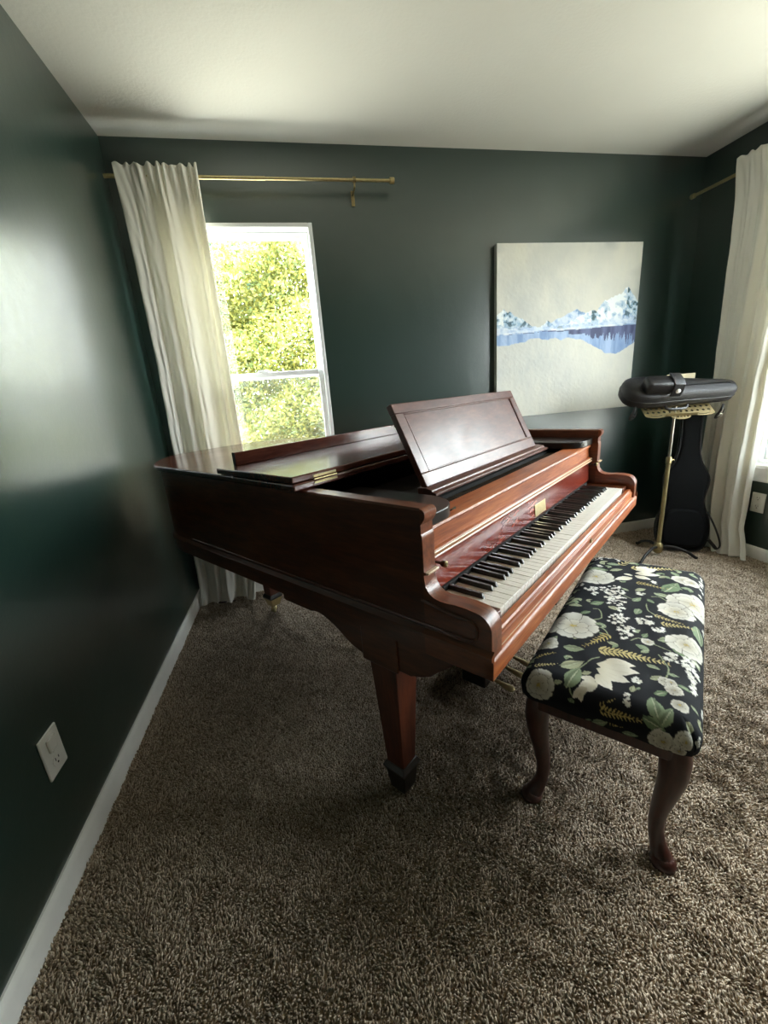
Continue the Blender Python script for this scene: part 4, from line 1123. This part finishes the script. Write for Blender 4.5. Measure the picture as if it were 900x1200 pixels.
tree = thing('garden_tree', 'bluish green tree standing behind the hedge outside', 'tree', (-1.3, 9.4, 0))
def tb_(r, n):
    q = r.normal(size=(n, 3)); q /= np.linalg.norm(q, axis=1)[:, None]
    rad = r.uniform(.6, 1, n) ** .5
    return q * rad[:, None] * np.array([2.1, 1.6, 2.6]) * (1 + .2 * np.sin(q[:, :1] * 9) * np.sin(q[:, 2:] * 8)) + np.array([0, 0, 4.2])
foliage('crown', tree, 14000, tb_, .14, [(62, 92, 72), (72, 102, 80), (54, 82, 66)], 22)
MB().tube([(0, 0, 0), (.05, 0, 1.2), (0, .05, 3.4)], [.14, .11, .07], 10).build('trunk', M['bark'], tree)

# ------------------------------------------------------------------ daylight
world = bpy.data.worlds.new('daylight'); scene.world = world; world.use_nodes = True
nt = world.node_tree
bg = nt.nodes['Background']
tc = N(nt, 'ShaderNodeTexCoord'); sx = N(nt, 'ShaderNodeSeparateXYZ')
nt.links.new(tc.outputs['Generated'], sx.inputs[0])
mr = N(nt, 'ShaderNodeMapRange'); mr.inputs['From Min'].default_value = -1; mr.inputs['From Max'].default_value = 1
nt.links.new(sx.outputs['Z'], mr.inputs['Value'])
rp = ramp(nt, [(0.0, (.60, .575, .50, 1)), (0.2, (.46, .44, .38, 1)), (0.47, (.30, .29, .25, 1)), (0.505, (1.0, 1.0, 1.0, 1)), (0.7, (.92, .96, 1.0, 1)), (1.0, (.80, .89, 1.0, 1))])
nt.links.new(mr.outputs['Result'], rp.inputs['Fac'])
nt.links.new(rp.outputs['Color'], bg.inputs['Color'])
bg.inputs['Strength'].default_value = 9.6

sun = bpy.data.lights.new('sun', 'SUN'); sun.energy = 17.0; sun.angle = math.radians(.6); sun.color = (1, .97, .9)
so = bpy.data.objects.new('sun', sun); COL.objects.link(so)
so.rotation_euler = Vector((.30, .52, -.80)).to_track_quat('-Z', 'Y').to_euler()

def portal(name, loc, rot, w, h):
    l = bpy.data.lights.new(name, 'AREA'); l.shape = 'RECTANGLE'; l.size = w; l.size_y = h
    l.cycles.is_portal = True
    o = bpy.data.objects.new(name, l); COL.objects.link(o); o.location = loc; o.rotation_euler = rot
portal('window_portal_back', ((BWX0 + BWX1) / 2, T - .004, (WZ0 + WZ1) / 2), (-PI / 2, 0, 0), BWX1 - BWX0, WZ1 - WZ0)
portal('window_portal_right', (W + T - .004, (RWY0 + RWY1) / 2, (WZ0 + WZ1) / 2), (PI / 2, 0, PI / 2), RWY1 - RWY0, WZ1 - WZ0)

# ------------------------------------------------------------------ camera
cam = bpy.data.cameras.new('camera')
cam.sensor_fit = 'HORIZONTAL'; cam.sensor_width = 36.0; cam.lens = 36.0 * 479.4346 / 900
cam.clip_start = .02
co = bpy.data.objects.new('camera', cam); COL.objects.link(co)
rx, ry, rz = -.2861, .0781, .1925
Rm = Matrix.Rotation(-rz, 3, 'Z') @ Matrix.Rotation(rx, 3, 'X') @ Matrix.Rotation(ry, 3, 'Y')
cx_ = Rm @ Vector((1, 0, 0)); cf = Rm @ Vector((0, 1, 0)); cu_ = Rm @ Vector((0, 0, 1))
co.matrix_world = Matrix(((cx_.x, cu_.x, -cf.x, .7286), (cx_.y, cu_.y, -cf.y, -2.5607), (cx_.z, cu_.z, -cf.z, 1.1896), (0, 0, 0, 1)))
scene.camera = co

vs_ = scene.view_settings
scene.display_settings.display_device = 'sRGB'
vs_.view_transform = 'Standard'; vs_.look = 'None'; vs_.gamma = 1.0; vs_.use_curve_mapping = False
vs_.exposure = 1.62
scene.cycles.max_bounces = 10; scene.cycles.diffuse_bounces = 6; scene.cycles.transparent_max_bounces = 16
scene.cycles.caustics_reflective = False; scene.cycles.caustics_refractive = False
scene.cycles.sample_clamp_indirect = 8.0
